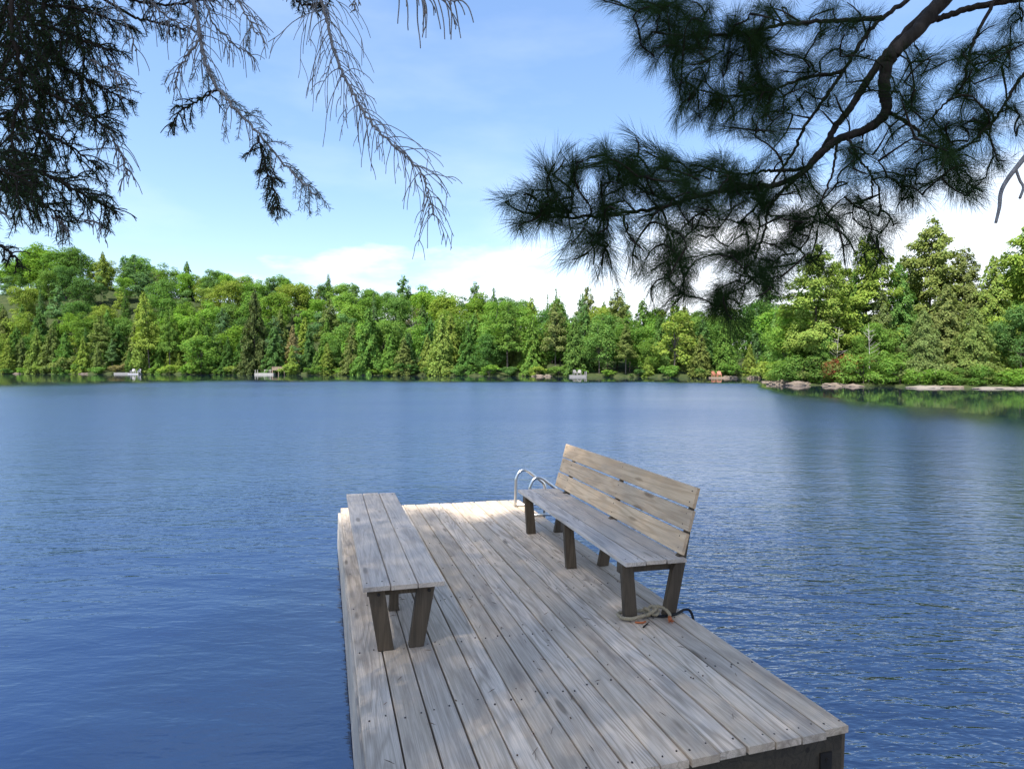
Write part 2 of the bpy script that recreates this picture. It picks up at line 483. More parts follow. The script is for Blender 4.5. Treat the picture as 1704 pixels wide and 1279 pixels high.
def build_bank():
    X = np.linspace(-30, 30, 61); Y = np.concatenate([np.linspace(-30, -2, 12), np.linspace(-1.4, 2.2, 16)])
    V = []
    for x in X:
        for y in Y:
            edge = 1.3 + 0.35 * math.sin(x * 0.9) + 0.2 * math.sin(x * 2.3 + 1) - 0.06 * abs(x)
            z = 0.35 * float(sm((edge - y) / 1.2)) + 0.11 * max(0, -y) - 0.25 * float(sm((y - edge) / 0.6)) + 0.04 * math.sin(x * 3 + y * 5)
            V.append((x, y, z))
    n = len(Y); f = []
    for i in range(len(X) - 1):
        for j in range(n - 1): f.append((i*n+j, (i+1)*n+j, (i+1)*n+j+1, i*n+j+1))
    mb = MB(); mb.add(V, f)
    tag(mb.build('near_bank', M['bank'], smooth=True), kind='structure')
build_bank()

# ================================================================== DOCK
def dock_axes():
    T = unit(ray(539, 610)); U = unit(ray(3884, 693.6)); U = unit(U - T * U.dot(T)); N = np.cross(U, T)
    return U, T, N
DU, DT, DN = dock_axes()
DORG = np.array([0, 0, CAMZ]) - 1.49 * DN
DM = Matrix(((DU[0], DT[0], DN[0], DORG[0]), (DU[1], DT[1], DN[1], DORG[1]), (DU[2], DT[2], DN[2], DORG[2]), (0, 0, 0, 1)))
# local frame: x across the dock, y along it away from the viewer, z up from the walking surface

def plank(mb, x0, x1, y0, y1, ztop, th, att, seed, mat=0, warp=0.0015, ch=0.0035, segs=14):
    r = random.Random(seed)
    prof = [(x0, -th), (x0, -ch), (x0 + ch, 0), (x1 - ch, 0), (x1, -ch), (x1, -th)]
    V = []; ph = r.uniform(0, 9); ph2 = r.uniform(0, 9)
    for i in range(segs + 1):
        y = y0 + (y1 - y0) * i / segs
        dx = warp * math.sin(y * 2.1 + ph); dz = warp * 0.8 * math.sin(y * 1.3 + ph2)
        cup = r.uniform(-0.0004, 0.0004)
        for k, (px, pz) in enumerate(prof):
            V.append((px + dx, y, ztop + pz + dz + cup))
    n = len(prof); f = []
    for i in range(segs):
        for k in range(n):
            k2 = (k + 1) % n
            f.append((i*n+k, (i+1)*n+k, (i+1)*n+k2, i*n+k2))
    f.append(tuple(range(n))); f.append(tuple(segs*n + k for k in range(n))[::-1])
    mb.add(V, f, mat, att)
def nail(mb, x, y, z, r=0.0042, mat=1):
    a = [2 * math.pi * k / 7 for k in range(7)]
    r *= random.uniform(0.75, 1.15)
    mb.add([(x + r * math.cos(t), y + r * math.sin(t), z + 0.0022) for t in a] + [(x + r*1.1*math.cos(t), y + r*1.1*math.sin(t), z - 0.003) for t in a],
           [tuple(range(7))] + [(k, k+7, (k+1) % 7 + 7, (k+1) % 7) for k in range(7)], mat, 0.5)
def prism(mb, poly, y0, y1, mat=0, att=0.0, bev=0.003):
    """polygon in x,z extruded along y with softened edges"""
    bm = bmesh.new()
    a = [bm.verts.new((x, y0, z)) for x, z in poly]; b = [bm.verts.new((x, y1, z)) for x, z in poly]
    n = len(poly)
    bm.faces.new(a); bm.faces.new(b[::-1])
    for i in range(n): bm.faces.new((a[i], b[i], b[(i+1) % n], a[(i+1) % n]))
    bmesh.ops.recalc_face_normals(bm, faces=bm.faces)
    bmesh.ops.bevel(bm, geom=bm.edges[:], offset=bev, segments=1, affect='EDGES')
    bm.verts.index_update()
    mb.add([v.co[:] for v in bm.verts], [[v.index for v in f.verts] for f in bm.faces], mat, att)
    bm.free()

dock = empty('floating_dock', label='weathered grey plank dock in the foreground carrying two wooden benches', cat='dock', matrix=DM)
NP = 15
EDGE = [0.172] + [0.172 + 0.146 + (2.19 - 0.318) * k / 14 for k in range(15)]
mb = MB(); rr = random.Random(3)
for i in range(NP):
    x0, x1 = EDGE[i] + 0.0035, EDGE[i+1] - rr.uniform(0.003, 0.007)
    y0, y1 = 1.916 + rr.uniform(-0.008, 0.008), 6.43 + rr.uniform(-0.012, 0.012)
    if i == 0:
        plank(mb, x0, x1, y0, 5.235, 0, 0.032, rr.random(), i)
        plank(mb, x0 + 0.02, x1, 5.238, y1, 0, 0.032, rr.random(), 50)
    else:
        plank(mb, x0, x1, y0, y1, rr.uniform(-0.001, 0.001), 0.032, rr.random(), i)
    for j, yy in enumerate([1.955, 2.50, 3.11, 3.72, 4.33, 4.94, 5.55, 6.16, 6.395]):
        for q in (0.027, 0.108):
            if rr.random() < 0.9:
                nail(mb, x0 + q + rr.uniform(-0.008, 0.008), yy + rr.uniform(-0.02, 0.02) + 0.015 * (q > 0.05), 0.0)
mb.build('deck', [M['deck'], M['nail']], dock)
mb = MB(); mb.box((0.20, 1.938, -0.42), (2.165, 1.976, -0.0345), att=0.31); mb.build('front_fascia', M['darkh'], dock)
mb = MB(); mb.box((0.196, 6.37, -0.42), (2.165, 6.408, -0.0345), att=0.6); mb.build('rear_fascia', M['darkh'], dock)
mb = MB()
for i in range(2):
    plank(mb, 0, 0.165, 1.99, 6.36, 0, 0.03, 0.2 + 0.4*i, 90+i)
V = mb.v
for a in range(len(V)):        # stand the two side boards on edge
    b = V[a].copy(); V[a][:, 0] = 0.196 - 0.0 + b[:, 2]*1.0 + 0.0; V[a][:, 2] = -0.036 - b[:, 0] - 0.17 * a
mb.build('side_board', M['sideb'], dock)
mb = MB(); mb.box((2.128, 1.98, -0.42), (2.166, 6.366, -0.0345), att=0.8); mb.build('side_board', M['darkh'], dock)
mb = MB()
for k in range(8): mb.box((0.24, 2.55 + 0.5*k, -0.2), (2.12, 2.588 + 0.5*k, -0.036), att=0.1*k)
mb.build('joists', M['darkh'], dock)
mb = MB(); mb.box((2.168, 1.94, -0.44), (2.186, 2.04, -0.036), att=0.5); mb.build('corner_post', M['dark'], dock)
mb = MB(); mb.box((2.045, 1.928, -0.34), (2.105, 1.9365, -0.105)); 
for zz in (-0.135, -0.22, -0.31):
    mb.tube([(2.077, 1.928, zz), (2.077, 1.92, zz)], 0.010, 8)
mb.build('corner_bracket', M['iron'], dock)
mb = MB()
for (xa, xb) in ((0.3, 1.0), (1.3, 2.0)):
    mb.box((xa, 2.3, -0.62), (xb, 6.1, -0.24))
mb.build('float', M['iron'], dock)

# ---- low bench on the left
lb = empty('backless_bench', matrix=DM @ Matrix.Translation((0.21, 3.06, 0)), label='low backless grey plank bench on the left edge of the dock', cat='bench')
mb = MB()
xs = [0.0, 0.139, 0.281, 0.425]
for i in range(3):
    g0 = 0.0 if i == 0 else 0.003
    plank(mb, xs[i] + g0, xs[i+1] - 0.003, 0.0 + (0.004, 0.0, -0.004)[i], 2.33 + (0, 0.006, -0.004)[i], 0.362, 0.024, (0.17, 0.71, 0.33)[i], 20+i, warp=0.0025)
    for yy in (0.075, 1.10, 2.24):
        for q in (0.028, 0.108): nail(mb, xs[i] + q + rr.uniform(-0.006, 0.006), yy + rr.uniform(-0.012, 0.012), 0.3615)
mb.build('seat', [M['seat'], M['nail']], lb)
for yf in (0.045, 1.10, 2.19):
    mb = MB(); prism(mb, [(0.026, 0.338), (0.112, 0.338), (0.170, 0.001), (0.086, 0.001)], yf, yf + 0.04, att=0.2 + yf * .1); mb.build('leg', M['dark'], lb)
    mb = MB(); prism(mb, [(0.288, 0.338), (0.384, 0.338), (0.328, 0.001), (0.247, 0.001)], yf, yf + 0.04, att=0.6 + yf * .1); mb.build('leg', M['dark'], lb)
    mb = MB(); mb.box((0.028, yf + 0.041, 0.283), (0.382, yf + 0.079, 0.338), att=0.4); mb.build('rail', M['dark'], lb)
    if yf < 0.1:
        for q in (0.083, 0.350):
            mb = MB(); mb.tube([(q, yf + 0.002, 0.305), (q, yf - 0.006, 0.305)], 0.009, 8)
            mb.build('bolt', M['iron'], lb)
mb = MB(); prism(mb, [(0.200, 0.337), (0.246, 0.337), (0.254, 0.03), (0.262, 0.001), (0.192, 0.001), (0.198, 0.05)], 0.55, 0.59, att=0.9); mb.build('prop', M['dark'], lb)

# ---- bench with a back on the right
rbm = DM @ Matrix.Translation((1.738, 3.09, 0)) @ Matrix.Rotation(math.radians(-1.25), 4, 'Z')
rb = empty('high_backed_bench', matrix=rbm, label='long wooden bench with tan slatted back on the right edge of the dock', cat='bench')
mb = MB(); xs = [0.0, 0.137, 0.278, 0.415]
for i in range(3):
    plank(mb, xs[i] + (0.004 if i else 0), xs[i+1] - 0.004, (0.0, 0.004, -0.002)[i], 2.20 + (0, 0.008, 0.003)[i], 0.364, 0.024, (0.52, 0.07, 0.86)[i], 30+i, warp=0.002)
    for yy in (0.07, 0.99, 1.95):
        for q in (0.028, 0.108): nail(mb, xs[i] + q + rr.uniform(-0.006, 0.006), yy + rr.uniform(-0.012, 0.012), 0.3635)
mb.build('seat', [M['seat'], M['nail']], rb)
# back boards: slope in x as z rises
def backx(z): return 0.378 + (z - 0.387) * (0.104 / 0.41)
ang = math.atan2(0.104, 0.41)
mb = MB()
for i, (z0, z1) in enumerate([(0.390, 0.518), (0.532, 0.658), (0.672, 0.798)]):
    tmp = MB()
    L = (z1 - z0) / math.cos(ang)
    plank(tmp, 0, L, 0.0 + (0.004, 0, 0.012)[i], 2.20 + (0.004, -0.006, 0.0)[i], 0, 0.022, (0.135, 0.885, 0.505)[i], 40+i, warp=0.002)
    for yy in (0.06, 0.99, 1.95, 2.15):
        for q in (0.03, 0.10): nail(tmp, q, yy + rr.uniform(-0.01, 0.01), 0.0)
    for V, a_ in zip(tmp.v, tmp.a):
        u, w = V[:, 0].copy(), V[:, 2].copy()
        # board x -> up the slope, board z -> towards the sitter
        V[:, 0] = backx(z0) + u * math.sin(ang) - w * math.cos(ang)
        V[:, 2] = z0 + u * math.cos(ang) + w * math.sin(ang)
    off = 0
    for V in tmp.v: mb.v.append(V)
    for f in tmp.f: mb.f.append([k + mb.n for k in f])
    mb.m += tmp.m; mb.a += tmp.a; mb.n += tmp.n
backo = mb.build('backrest', [M['back'], M['nail']], rb)
for yf in (0.034, 0.98, 1.945):
    mb = MB(); prism(mb, [(-0.008, 0.338), (0.068, 0.338), (0.108, 0.001), (0.024, 0.001)], yf, yf + 0.04, att=0.3 + yf * .1); mb.build('leg', M['dark'], rb)
    # rear leg and its upright carry the back
    mb = MB(); prism(mb, [(0.288, 0.001), (0.372, 0.001), (0.426, 0.30), (0.468, 0.575), (0.506, 0.792), (0.492, 0.796), (0.401, 0.392), (0.372, 0.362), (0.340, 0.283)], yf, yf + 0.04, att=0.7 + yf * .1)
    mb.build('leg', M['dark'], rb)
    mb = MB(); mb.box((-0.004, yf + 0.041, 0.278), (0.412, yf + 0.079, 0.3385), att=0.15); mb.build('rail', M['dark'], rb)

# ---- swim ladder
lad = empty('swim_ladder', matrix=DM @ Matrix.Translation((2.035, 5.64, 0)), label='stainless steel ladder with two hooped handrails behind the high backed bench', cat='ladder')
def handrail(y):
    p = [(0, y, 0.012), (0, y, 0.25), (0.003, y, 0.315), (0.03, y, 0.375), (0.08, y, 0.405), (0.135, y, 0.392), (0.20, y, 0.345), (0.285, y, 0.285), (0.325, y, 0.25), (0.345, y, 0.20), (0.348, y, 0.1), (0.348, y, -0.3), (0.348, y, -0.95)]
    m = MB(); m.tube(spline(p, 70), 0.0165, 14); return m
for y in (0.0, 0.46):
    h = handrail(y).build('handrail', M['steel'], lad, smooth=True)
    m = MB(); m.tube([(-0.015, y, 0.017), (0.2, y, 0.017), (0.34, y, 0.017)], 0.014, 10); m.build('deck_bar', M['steel'], lad, smooth=True)
for z in (-0.25, -0.52, -0.79):
    m = MB(); m.tube([(0.348, 0.0, z), (0.348, 0.46, z)], 0.016, 10); m.build('rung', M['steel'], lad, smooth=True)

# ---- rope
def twisted(mb, path, r, pitch=0.03):
    """three-strand rope along a path"""
    P = np.asarray(path); s = np.concatenate([[0], np.cumsum(np.linalg.norm(np.diff(P, axis=0), axis=1))])
    n = max(12, int(s[-1] / 0.004)); q = np.linspace(0, s[-1], n)
    P = np.stack([np.interp(q, s, P[:, k]) for k in range(3)], 1)
    t = unit(np.gradient(P, axis=0)); u = unit(np.cross(t, np.array([0.13, 0.09, 1.0]))); w = np.cross(t, u)
    for k in range(3):
        a = q / pitch * 2 * math.pi + k * 2.094
        mb.tube(P + r * 0.52 * (np.cos(a)[:, None] * u + np.sin(a)[:, None] * w), r * 0.56, 6)
rp = empty('mooring_rope', matrix=DM, label='tan rope knotted round the front leg of the high backed bench', cat='rope')
mb = MB()
loop = [(1.935, 3.135, .014), (1.89, 3.118, .022), (1.85, 3.10, .026), (1.79, 3.098, .02), (1.747, 3.12, .02), (1.735, 3.155, .022), (1.752, 3.19, .022), (1.81, 3.195, .022), (1.88, 3.175, .03), (1.935, 3.14, .04)]
twisted(mb, spline(loop, 60), 0.0105)
mb.build('loop', M['rope'], rp, smooth=True)
mb = MB(); kp = []
for k in range(90):
    t = k / 90 * 4 * math.pi
    kp.append((1.945 + 0.036 * math.cos(t) * (1 + 0.3 * math.cos(1.5 * t)), 3.135 + 0.026 * math.sin(t) * (1 + 0.3 * math.cos(1.5 * t)), 0.038 + 0.018 * math.sin(1.5 * t)))
twisted(mb, kp, 0.010); mb.build('knot', M['rope'], rp, smooth=True)
mb = MB(); twisted(mb, spline([(1.96, 3.14, .05), (2.0, 3.15, .055), (2.035, 3.13, .045), (2.045, 3.09, .03), (2.03, 3.062, .02)], 30), 0.0108)
mb.build('rope_tail', M['rope'], rp, smooth=True)
mb = MB(); mb.tube(spline([(2.031, 3.064, .021), (2.020, 3.042, .016), (2.012, 3.03, .013)], 8), [.011, .0118, .0122, .013, .013, .013, .011, .005], 8)
for k in range(14):
    a = rr.uniform(0, 6.28); mb.tube([(2.014, 3.034, .014), (2.010 + 0.018*math.cos(a), 3.022 - rr.uniform(0, .014), max(.004, .014 + 0.012*math.sin(a)))], [.003, .0015], 4)
mb.build('frayed_end', M['orange'], rp, smooth=True)
mb = MB(); mb.tube(spline([(1.80, 3.075, .008), (1.84, 3.06, .008), (1.87, 3.07, .007)], 12), 0.0055, 6); mb.build('loose_strand', M['orange'], rp, smooth=True)
mb = MB(); mb.tube(spline([(1.9, 3.16, .012), (1.98, 3.115, .010), (2.06, 3.105, .010), (2.13, 3.12, .012), (2.19, 3.14, .02), (2.225, 3.125, .006), (2.235, 3.10, -.08), (2.24, 3.09, -.3), (2.25, 3.05, -.5)], 60), 0.008, 8)
o = mb.build('black_cord', M['blackcord'], smooth=True); o.matrix_world = DM
tag(o, 'thin black cord running from the rope over the dock edge', 'cord')
mb = MB(); mb.tube(spline([(1.815, 3.005, .006), (1.85, 3.03, .008), (1.88, 3.045, .016)], 8), [.005, .005, .0045, .004, .004, .003, .002, .0015], 6)
mb.tube([(1.85, 3.03, .008), (1.862, 3.012, .012)], [.003, .0015], 5)
o = mb.build('fallen_twig', M['pinebark'], smooth=True); o.matrix_world = DM
tag(o, 'small dark twig lying on the deck beside the knotted rope', 'twig')
# needles and flecks fallen on the boards
nr_ = np.random.default_rng(8)
mb = MB()
for k in range(130):
    x, y = nr_.uniform(0.25, 2.15), 1.95 + 4.3 * nr_.random() ** 1.2
    a = nr_.uniform(0, 3.14); L = nr_.uniform(0.02, 0.05) if k % 3 else nr_.uniform(0.006, 0.012); w = 0.0009 if k % 3 else 0.0035
    dx, dy = math.cos(a) * L, math.sin(a) * L; px_, py_ = -math.sin(a) * w, math.cos(a) * w
    z = 0.004
    mb.add([(x - px_, y - py_, z), (x + dx - px_, y + dy - py_, z + 0.002), (x + dx + px_, y + dy + py_, z + 0.002), (x + px_, y + py_, z), (x + dx/2, y + dy/2, z + 0.004)], [(0, 1, 4), (1, 2, 4), (2, 3, 4), (3, 0, 4)], att=nr_.random())
o = mb.build('needle_litter', simple('brown_litter', (0.10, 0.06, 0.035), 0.8, 0.2)); o.matrix_world = DM
tag(o, 'brown pine needles and flecks scattered over the deck boards', 'litter', kind='stuff')
# ================================================================== FAR TREES
def leaf_quads(C, Nrm, size, r, aspect=0.62, ax=None, narrow=0.35):
    """one four-cornered leaf spray at each centre C, facing Nrm"""
    n = len(C)
    Nrm = unit(Nrm)
    if ax is None: ax = r.normal(size=(n, 3))
    ax = unit(ax - Nrm * (ax * Nrm).sum(1)[:, None])
    b = np.cross(Nrm, ax)
    L = (size * r.uniform(0.6, 1.35, n))[:, None]; w = L * aspect * r.uniform(0.7, 1.2, n)[:, None]
    j = lambda: r.uniform(0.75, 1.25, (n, 1))
    V = np.stack([C - ax * L * 0.5 * j(), C + b * w * 0.5 * j() + ax * L * 0.08, C + ax * L * 0.5 * j(), C - b * w * 0.5 * j() + ax * L * 0.02], axis=1)
    return V
def rand_dir(r, n):
    return unit(r.normal(size=(n, 3)))
def crown_deciduous(seed, H, Wd, nl, leaf, zc=0.48, zr=0.50, clumps=64, gap=0.0):
    r = np.random.default_rng(seed)
    R = np.array([Wd / 2, Wd / 2, H * zr])
    c0 = np.array([0, 0, H * zc])
    cs, cr = [], []
    for k in range(clumps):
        d = rand_dir(r, 1)[0]
        if d[2] < -0.8: d[2] *= -0.6
        q = r.uniform(0.40, 0.95)
        cs.append(c0 + unit(d) * R * q); cr.append(Wd * r.choice([0.08, 0.11, 0.15, 0.20]) * r.uniform(0.85, 1.15))
    cs = np.array(cs); cr = np.array(cr)
    pr = cr ** 2; idx = r.choice(clumps, nl, p=pr / pr.sum())
    d = rand_dir(r, nl)
    d[:, 2] = np.abs(d[:, 2]) * np.where(r.random(nl) < 0.70, 1, -1)
    rad = r.uniform(0.62, 1.05, nl)
    sq = np.array([1.08, 1.08, 0.88])
    C = cs[idx] + d * sq * (cr[idx] * rad)[:, None]
    Nn = unit(d + 0.55 * rand_dir(r, nl) + np.array([0, 0, 0.35]))
    att = np.clip(0.5 + r.normal(0, 0.22, nl) + (r.random(clumps)[idx] - 0.5) * 0.5, 0, 1)
    return leaf_quads(C, Nn, np.full(nl, leaf), r), att, cs
def crown_conifer(seed, H, Wd, nl, leaf, z0=0.06, droop=0.35, power=0.85, gapz=0.05, spread=0.22, upt=0.0, per=6, taper_low=0.0, flat=1.0, thick=0.016):
    """whorled sprays on drooping or level boughs"""
    r = np.random.default_rng(seed)
    lev = []
    z = z0 * H
    while z < H * 0.985:
        lev.append(z); z += H * gapz * r.uniform(0.7, 1.3) * (1 - 0.5 * z / H)
    B0, BD, BL, BZ = [], [], [], []
    for z in lev:
        u = (z / H - z0) / (1 - z0)
        rr_ = Wd / 2 * ((1 - u) ** power) * (1 - taper_low * max(0, 0.3 - u) / 0.3) + 0.012 * H
        n = max(3, int(per * (0.5 + 0.6 * (1 - u)) + r.uniform(-0.5, 1)))
        a0 = r.uniform(0, 6.28)
        for k in range(n):
            a = a0 + 2 * math.pi * k / n + r.uniform(-0.35, 0.35)
            B0.append((0, 0, z)); BD.append((math.cos(a), math.sin(a), r.uniform(-0.08, 0.08) + upt)); BL.append(rr_ * r.uniform(0.62, 1.18)); BZ.append(u)
    B0 = np.array(B0); BD = unit(np.array(BD)); BL = np.array(BL)
    pw = BL ** 1.4
    i = r.choice(len(BL), nl, p=pw / pw.sum())
    t = r.random(nl) ** 0.62
    side = np.stack([-BD[i][:, 1], BD[i][:, 0], np.zeros(nl)], 1)
    wid = spread * BL[i] * (0.35 + 0.9 * t * (1.25 - t))
    off = r.normal(0, 0.55, nl)
    C = B0[i] + BD[i] * (BL[i] * t)[:, None] + side * (off * wid)[:, None]
    C[:, 2] += -droop * BL[i] * t ** 1.7 - np.abs(off) * wid * 0.35 * droop * 2 + r.normal(0, 1, nl) * thick * H
    axis = BD[i] + 0.6 * side * np.sign(off)[:, None] - np.array([0, 0, 1.0]) * (droop * 1.3 * t)[:, None] + 0.25 * rand_dir(r, nl)
    Nn = unit(np.array([0, 0, 0.55]) * flat + 0.75 * BD[i] + 0.75 * rand_dir(r, nl))
    att = np.clip(0.5 + r.normal(0, 0.2, nl) + (r.random(len(BL))[i] - 0.5) * 0.45, 0, 1)
    return leaf_quads(C, Nn, np.full(nl, leaf), r, 0.5, axis), att, (B0, BD, BL)
def trunk_mesh(name, H, r0, mat, limbs=(), lean=0.0, top=0.96, seed=0):
    r = random.Random(seed)
    mb = MB()
    p = [(lean * H * (t ** 1.5) + 0.02 * H * math.sin(t * 5 + seed) * t, 0.015 * H * math.sin(t * 4 + seed * 2) * t, -0.5 + (H * top + 0.5) * t) for t in np.linspace(0, 1, 9)]
    mb.tube(p, [r0 * (1.25 if k == 0 else 1) * (1 - 0.9 * k / 8) for k in range(9)], 7)
    for a, b, ra in limbs:
        a = np.array(a, float); b = np.array(b, float)
        m = (a + b) / 2 + np.array([0, 0, -0.04 * np.linalg.norm(b - a)])
        mb.tube([a, m, b], [ra, ra * 0.7, ra * 0.25], 5)
    o = mb.build(name, mat, smooth=True); me = o.data
    bpy.data.objects.remove(o)
    return me
KIND = {}
def add_kind(key, variants): KIND[key] = variants      # list of (trunk mesh, crown mesh, height, width)
def mk_decid(key, n, H, Wd, nl, leaf, r0, **kw):
    out = []
    for k in range(n):
        sd = hash_(key) + k
        V, att, cs = crown_deciduous(sd, H, Wd, nl, leaf, **kw)
        limbs = [((0, 0, H * 0.28 + 0.03 * H * (j % 5)), c, r0 * 0.4) for j, c in enumerate(cs[:14])]
        out.append((trunk_mesh('trunk', H * 0.75, r0, M['bark'], limbs, seed=sd % 7), quads_mesh('crown', V, att, M['leaf']), H, Wd))
    add_kind(key, out)
def mk_conif(key, n, H, Wd, nl, leaf, r0, limb=True, tm='bark', **kw):
    out = []
    for k in range(n):
        sd = hash_(key) + k
        V, att, (B0, BD, BL) = crown_conifer(sd, H, Wd, nl, leaf, **kw)
        d = kw.get('droop', 0.35)
        limbs = [(B0[j], B0[j] + BD[j] * BL[j] * 0.85 - np.array([0, 0, d * BL[j] * 0.7]), r0 * 0.22) for j in range(0, len(BL), 2)] if limb else []
        out.append((trunk_mesh('trunk', H, r0, M[tm], limbs, seed=sd % 7), quads_mesh('crown', V, att, M['conif']), H, Wd))
    add_kind(key, out)
def hash_(s): return sum(ord(c) * (i + 3) for i, c in enumerate(s)) % 9973
# far-shore stock, heights in metres
mk_decid('maple', 4, 15, 11, 7500, 0.50, 0.22)
mk_decid('birch', 2, 14, 7, 3600, 0.46, 0.16, clumps=30, zr=0.47)
mk_decid('poplar', 2, 15, 6, 3600, 0.42, 0.16, clumps=26, zc=0.52, zr=0.47)
mk_conif('hemlock', 4, 16, 9.5, 9000, 0.58, 0.2, droop=0.42, gapz=0.05, per=6)
mk_conif('cedar', 3, 12, 6.2, 6500, 0.46, 0.16, droop=0.30, gapz=0.036, z0=0.02, power=0.75, spread=0.35, taper_low=0.25)
mk_conif('pine', 3, 19, 9.5, 8000, 0.52, 0.24, z0=0.34, droop=0.02, upt=0.08, gapz=0.075, spread=0.34, power=0.7, per=5, flat=1.6)
mk_conif('spruce', 2, 17, 5.0, 3800, 0.42, 0.18, droop=0.24, gapz=0.04, power=1.0, z0=0.05, per=6)
mk_decid('shrub', 3, 3.2, 4.2, 1500, 0.30, 0.05, zc=0.5, zr=0.48, clumps=16)
# stock for the nearer rocky point: finer sprays
mk_conif('near_pine', 3, 16, 10.5, 26000, 0.36, 0.24, z0=0.26, droop=0.03, upt=0.05, gapz=0.085, spread=0.34, power=0.62, per=6, flat=1.7)
mk_conif('near_hemlock', 3, 14, 9.0, 24000, 0.34, 0.2, droop=0.34, gapz=0.048, per=7, power=0.8)
mk_conif('near_cedar', 2, 11, 8.0, 22000, 0.32, 0.17, droop=0.38, gapz=0.035, z0=0.02, power=0.62, spread=0.4, taper_low=0.3)
mk_decid('near_maple', 2, 11, 8.5, 13000, 0.27, 0.17, zc=0.52, zr=0.46, clumps=44)
mk_decid('near_shrub', 3, 3.0, 4.2, 4200, 0.17, 0.04, zc=0.46, zr=0.52, clumps=22)
def dead_mesh(seed, H):
    r = random.Random(seed); limbs = []
    for k in range(18):
        z = H * r.uniform(0.3, 0.97); a = r.uniform(0, 6.28); L = (H - z) * 0.22 + H * 0.05
        limbs.append(((0, 0, z), (L * math.cos(a), L * math.sin(a), z + L * r.uniform(0.1, 0.9)), 0.02))
    return trunk_mesh('trunk', H, 0.07, M['barkpale'], limbs, seed=seed)
COLOURS = {   # real leaf albedos
    'bright green': (0.120, 0.208, 0.036), 'mid green': (0.094, 0.165, 0.036), 'dark green': (0.064, 0.125, 0.032),
    'yellow-green': (0.158, 0.212, 0.042), 'olive': (0.120, 0.150, 0.046), 'blue-green': (0.090, 0.158, 0.060), 'tan-brown': (0.17, 0.145, 0.065), 'rust-red': (0.16, 0.06, 0.03)}
CROWNWORD = {'maple': 'round maple', 'birch': 'loose birch', 'poplar': 'upright poplar', 'hemlock': 'drooping hemlock', 'cedar': 'shaggy cedar', 'pine': 'tall pine', 'spruce': 'narrow spruce', 'shrub': 'low shrub',
             'near_pine': 'tiered pine', 'near_hemlock': 'drooping hemlock', 'near_cedar': 'bushy cedar', 'near_maple': 'round maple', 'near_shrub': 'low shrub'}
TREES = []     # (empty, kind, colour word, row word, photo x, top y)
trng = random.Random(11)
def plant(kind, s, y, z, height, colour, row, width=1.0, label=None, lean=0.0, name=None, tint=None):
    v = trng.choice(KIND[kind]); k = height / v[2]
    word = CROWNWORD[kind].split()[-1]
    e = empty(name or (word + '_tree' if word != 'shrub' else 'shrub'), (s * y, y, z))
    e.rotation_euler = (0, lean, trng.uniform(0, 6.28) if lean == 0 else 0)
    e.scale = (k * width, k * width, k)
    t = link('trunk', v[0], e); c = link('crown', v[1], e)
    col = [1.36 * c_ for c_ in COLOURS[colour]]; q = trng.uniform(0.88, 1.14) if tint is None else tint
    c.color = (col[0] * q * trng.uniform(0.94, 1.06), col[1] * q, col[2] * q * trng.uniform(0.85, 1.15), 1)
    e['category'] = 'shrub' if word == 'shrub' else 'tree'
    if label: e['label'] = label
    TREES.append(dict(o=e, kind=kind, colour=colour, row=row, x=CX + F * s, label=label, top=z + height, y=y))
    return e
SKYL = [(-200, 452), (0, 440), (40, 425), (65, 410), (130, 416), (200, 428), (235, 420), (270, 446), (330, 452), (360, 452), (420, 466), (460, 458), (500, 466), (550, 476), (640, 480), (720, 476), (760, 488), (830, 492), (850, 500), (920, 502), (965, 512), (1010, 514), (1040, 506), (1080, 510), (1160, 520), (1250, 520), (1340, 520)]
def skyl(x): return np.interp(x, [a for a, b in SKYL], [b for a, b in SKYL])
ROWS = [(2.5, 'at the waterline', 5.2), (9.0, 'in second row', 5.6), (18, 'low on slope', 6.4), (30, 'mid slope', 7.4), (45, 'high on slope', 7.8), (58, 'below the crest', 7.6), (72, 'on the skyline', 7.0)]
def pick(row, x):
    q = trng.random()
    if row == 0:
        k = 'hemlock' if q < 0.36 else 'cedar' if q < 0.72 else 'maple' if q < 0.86 else 'birch' if q < 0.93 else 'pine'
    elif row == 1:
        k = 'hemlock' if q < 0.38 else 'pine' if q < 0.50 else 'maple' if q < 0.72 else 'spruce' if q < 0.82 else 'cedar' if q < 0.9 else 'birch'
    elif row in (2, 3):
        k = 'maple' if q < 0.5 else 'hemlock' if q < 0.72 else 'pine' if q < 0.82 else 'birch' if q < 0.92 else 'spruce'
    else:
        k = 'maple' if q < 0.68 else 'birch' if q < 0.80 else 'pine' if q < 0.88 else 'hemlock' if q < 0.96 else 'spruce'
    c = trng.random()
    if k == 'maple': col = 'bright green' if c < 0.45 else 'mid green' if c < 0.78 else 'dark green' if c < 0.9 else 'yellow-green'
    elif k in ('birch', 'poplar'): col = 'bright green' if c < 0.4 else 'yellow-green' if c < 0.7 else 'blue-green'
    elif k == 'cedar': col = 'olive' if c < 0.25 else 'yellow-green' if c < 0.5 else 'mid green' if c < 0.95 else 'tan-brown'
    elif k == 'hemlock': col = 'mid green' if c < 0.4 else 'dark green' if c < 0.65 else 'yellow-green' if c < 0.85 else 'olive'
    elif k == 'pine': col = 'blue-green' if c < 0.4 else 'mid green' if c < 0.7 else 'olive'
    else: col = 'dark green' if c < 0.5 else 'blue-green'
    return k, col
HT = {'maple': (12, 16), 'birch': (11, 15), 'hemlock': (13, 18), 'cedar': (9, 14), 'pine': (16, 20), 'spruce': (13, 18)}
SKIP = set()
SKIP = {1, 2, 3, 45, 46, 50, 62, 87, 88, 123, 146, 154, 155, 187, 203, 211, 215, 216, 217, 228, 232, 233, 234, 238, 248, 249, 250, 251, 252, 253, 255, 256, 257, 258, 259, 274, 280}   # trees wholly hidden behind others
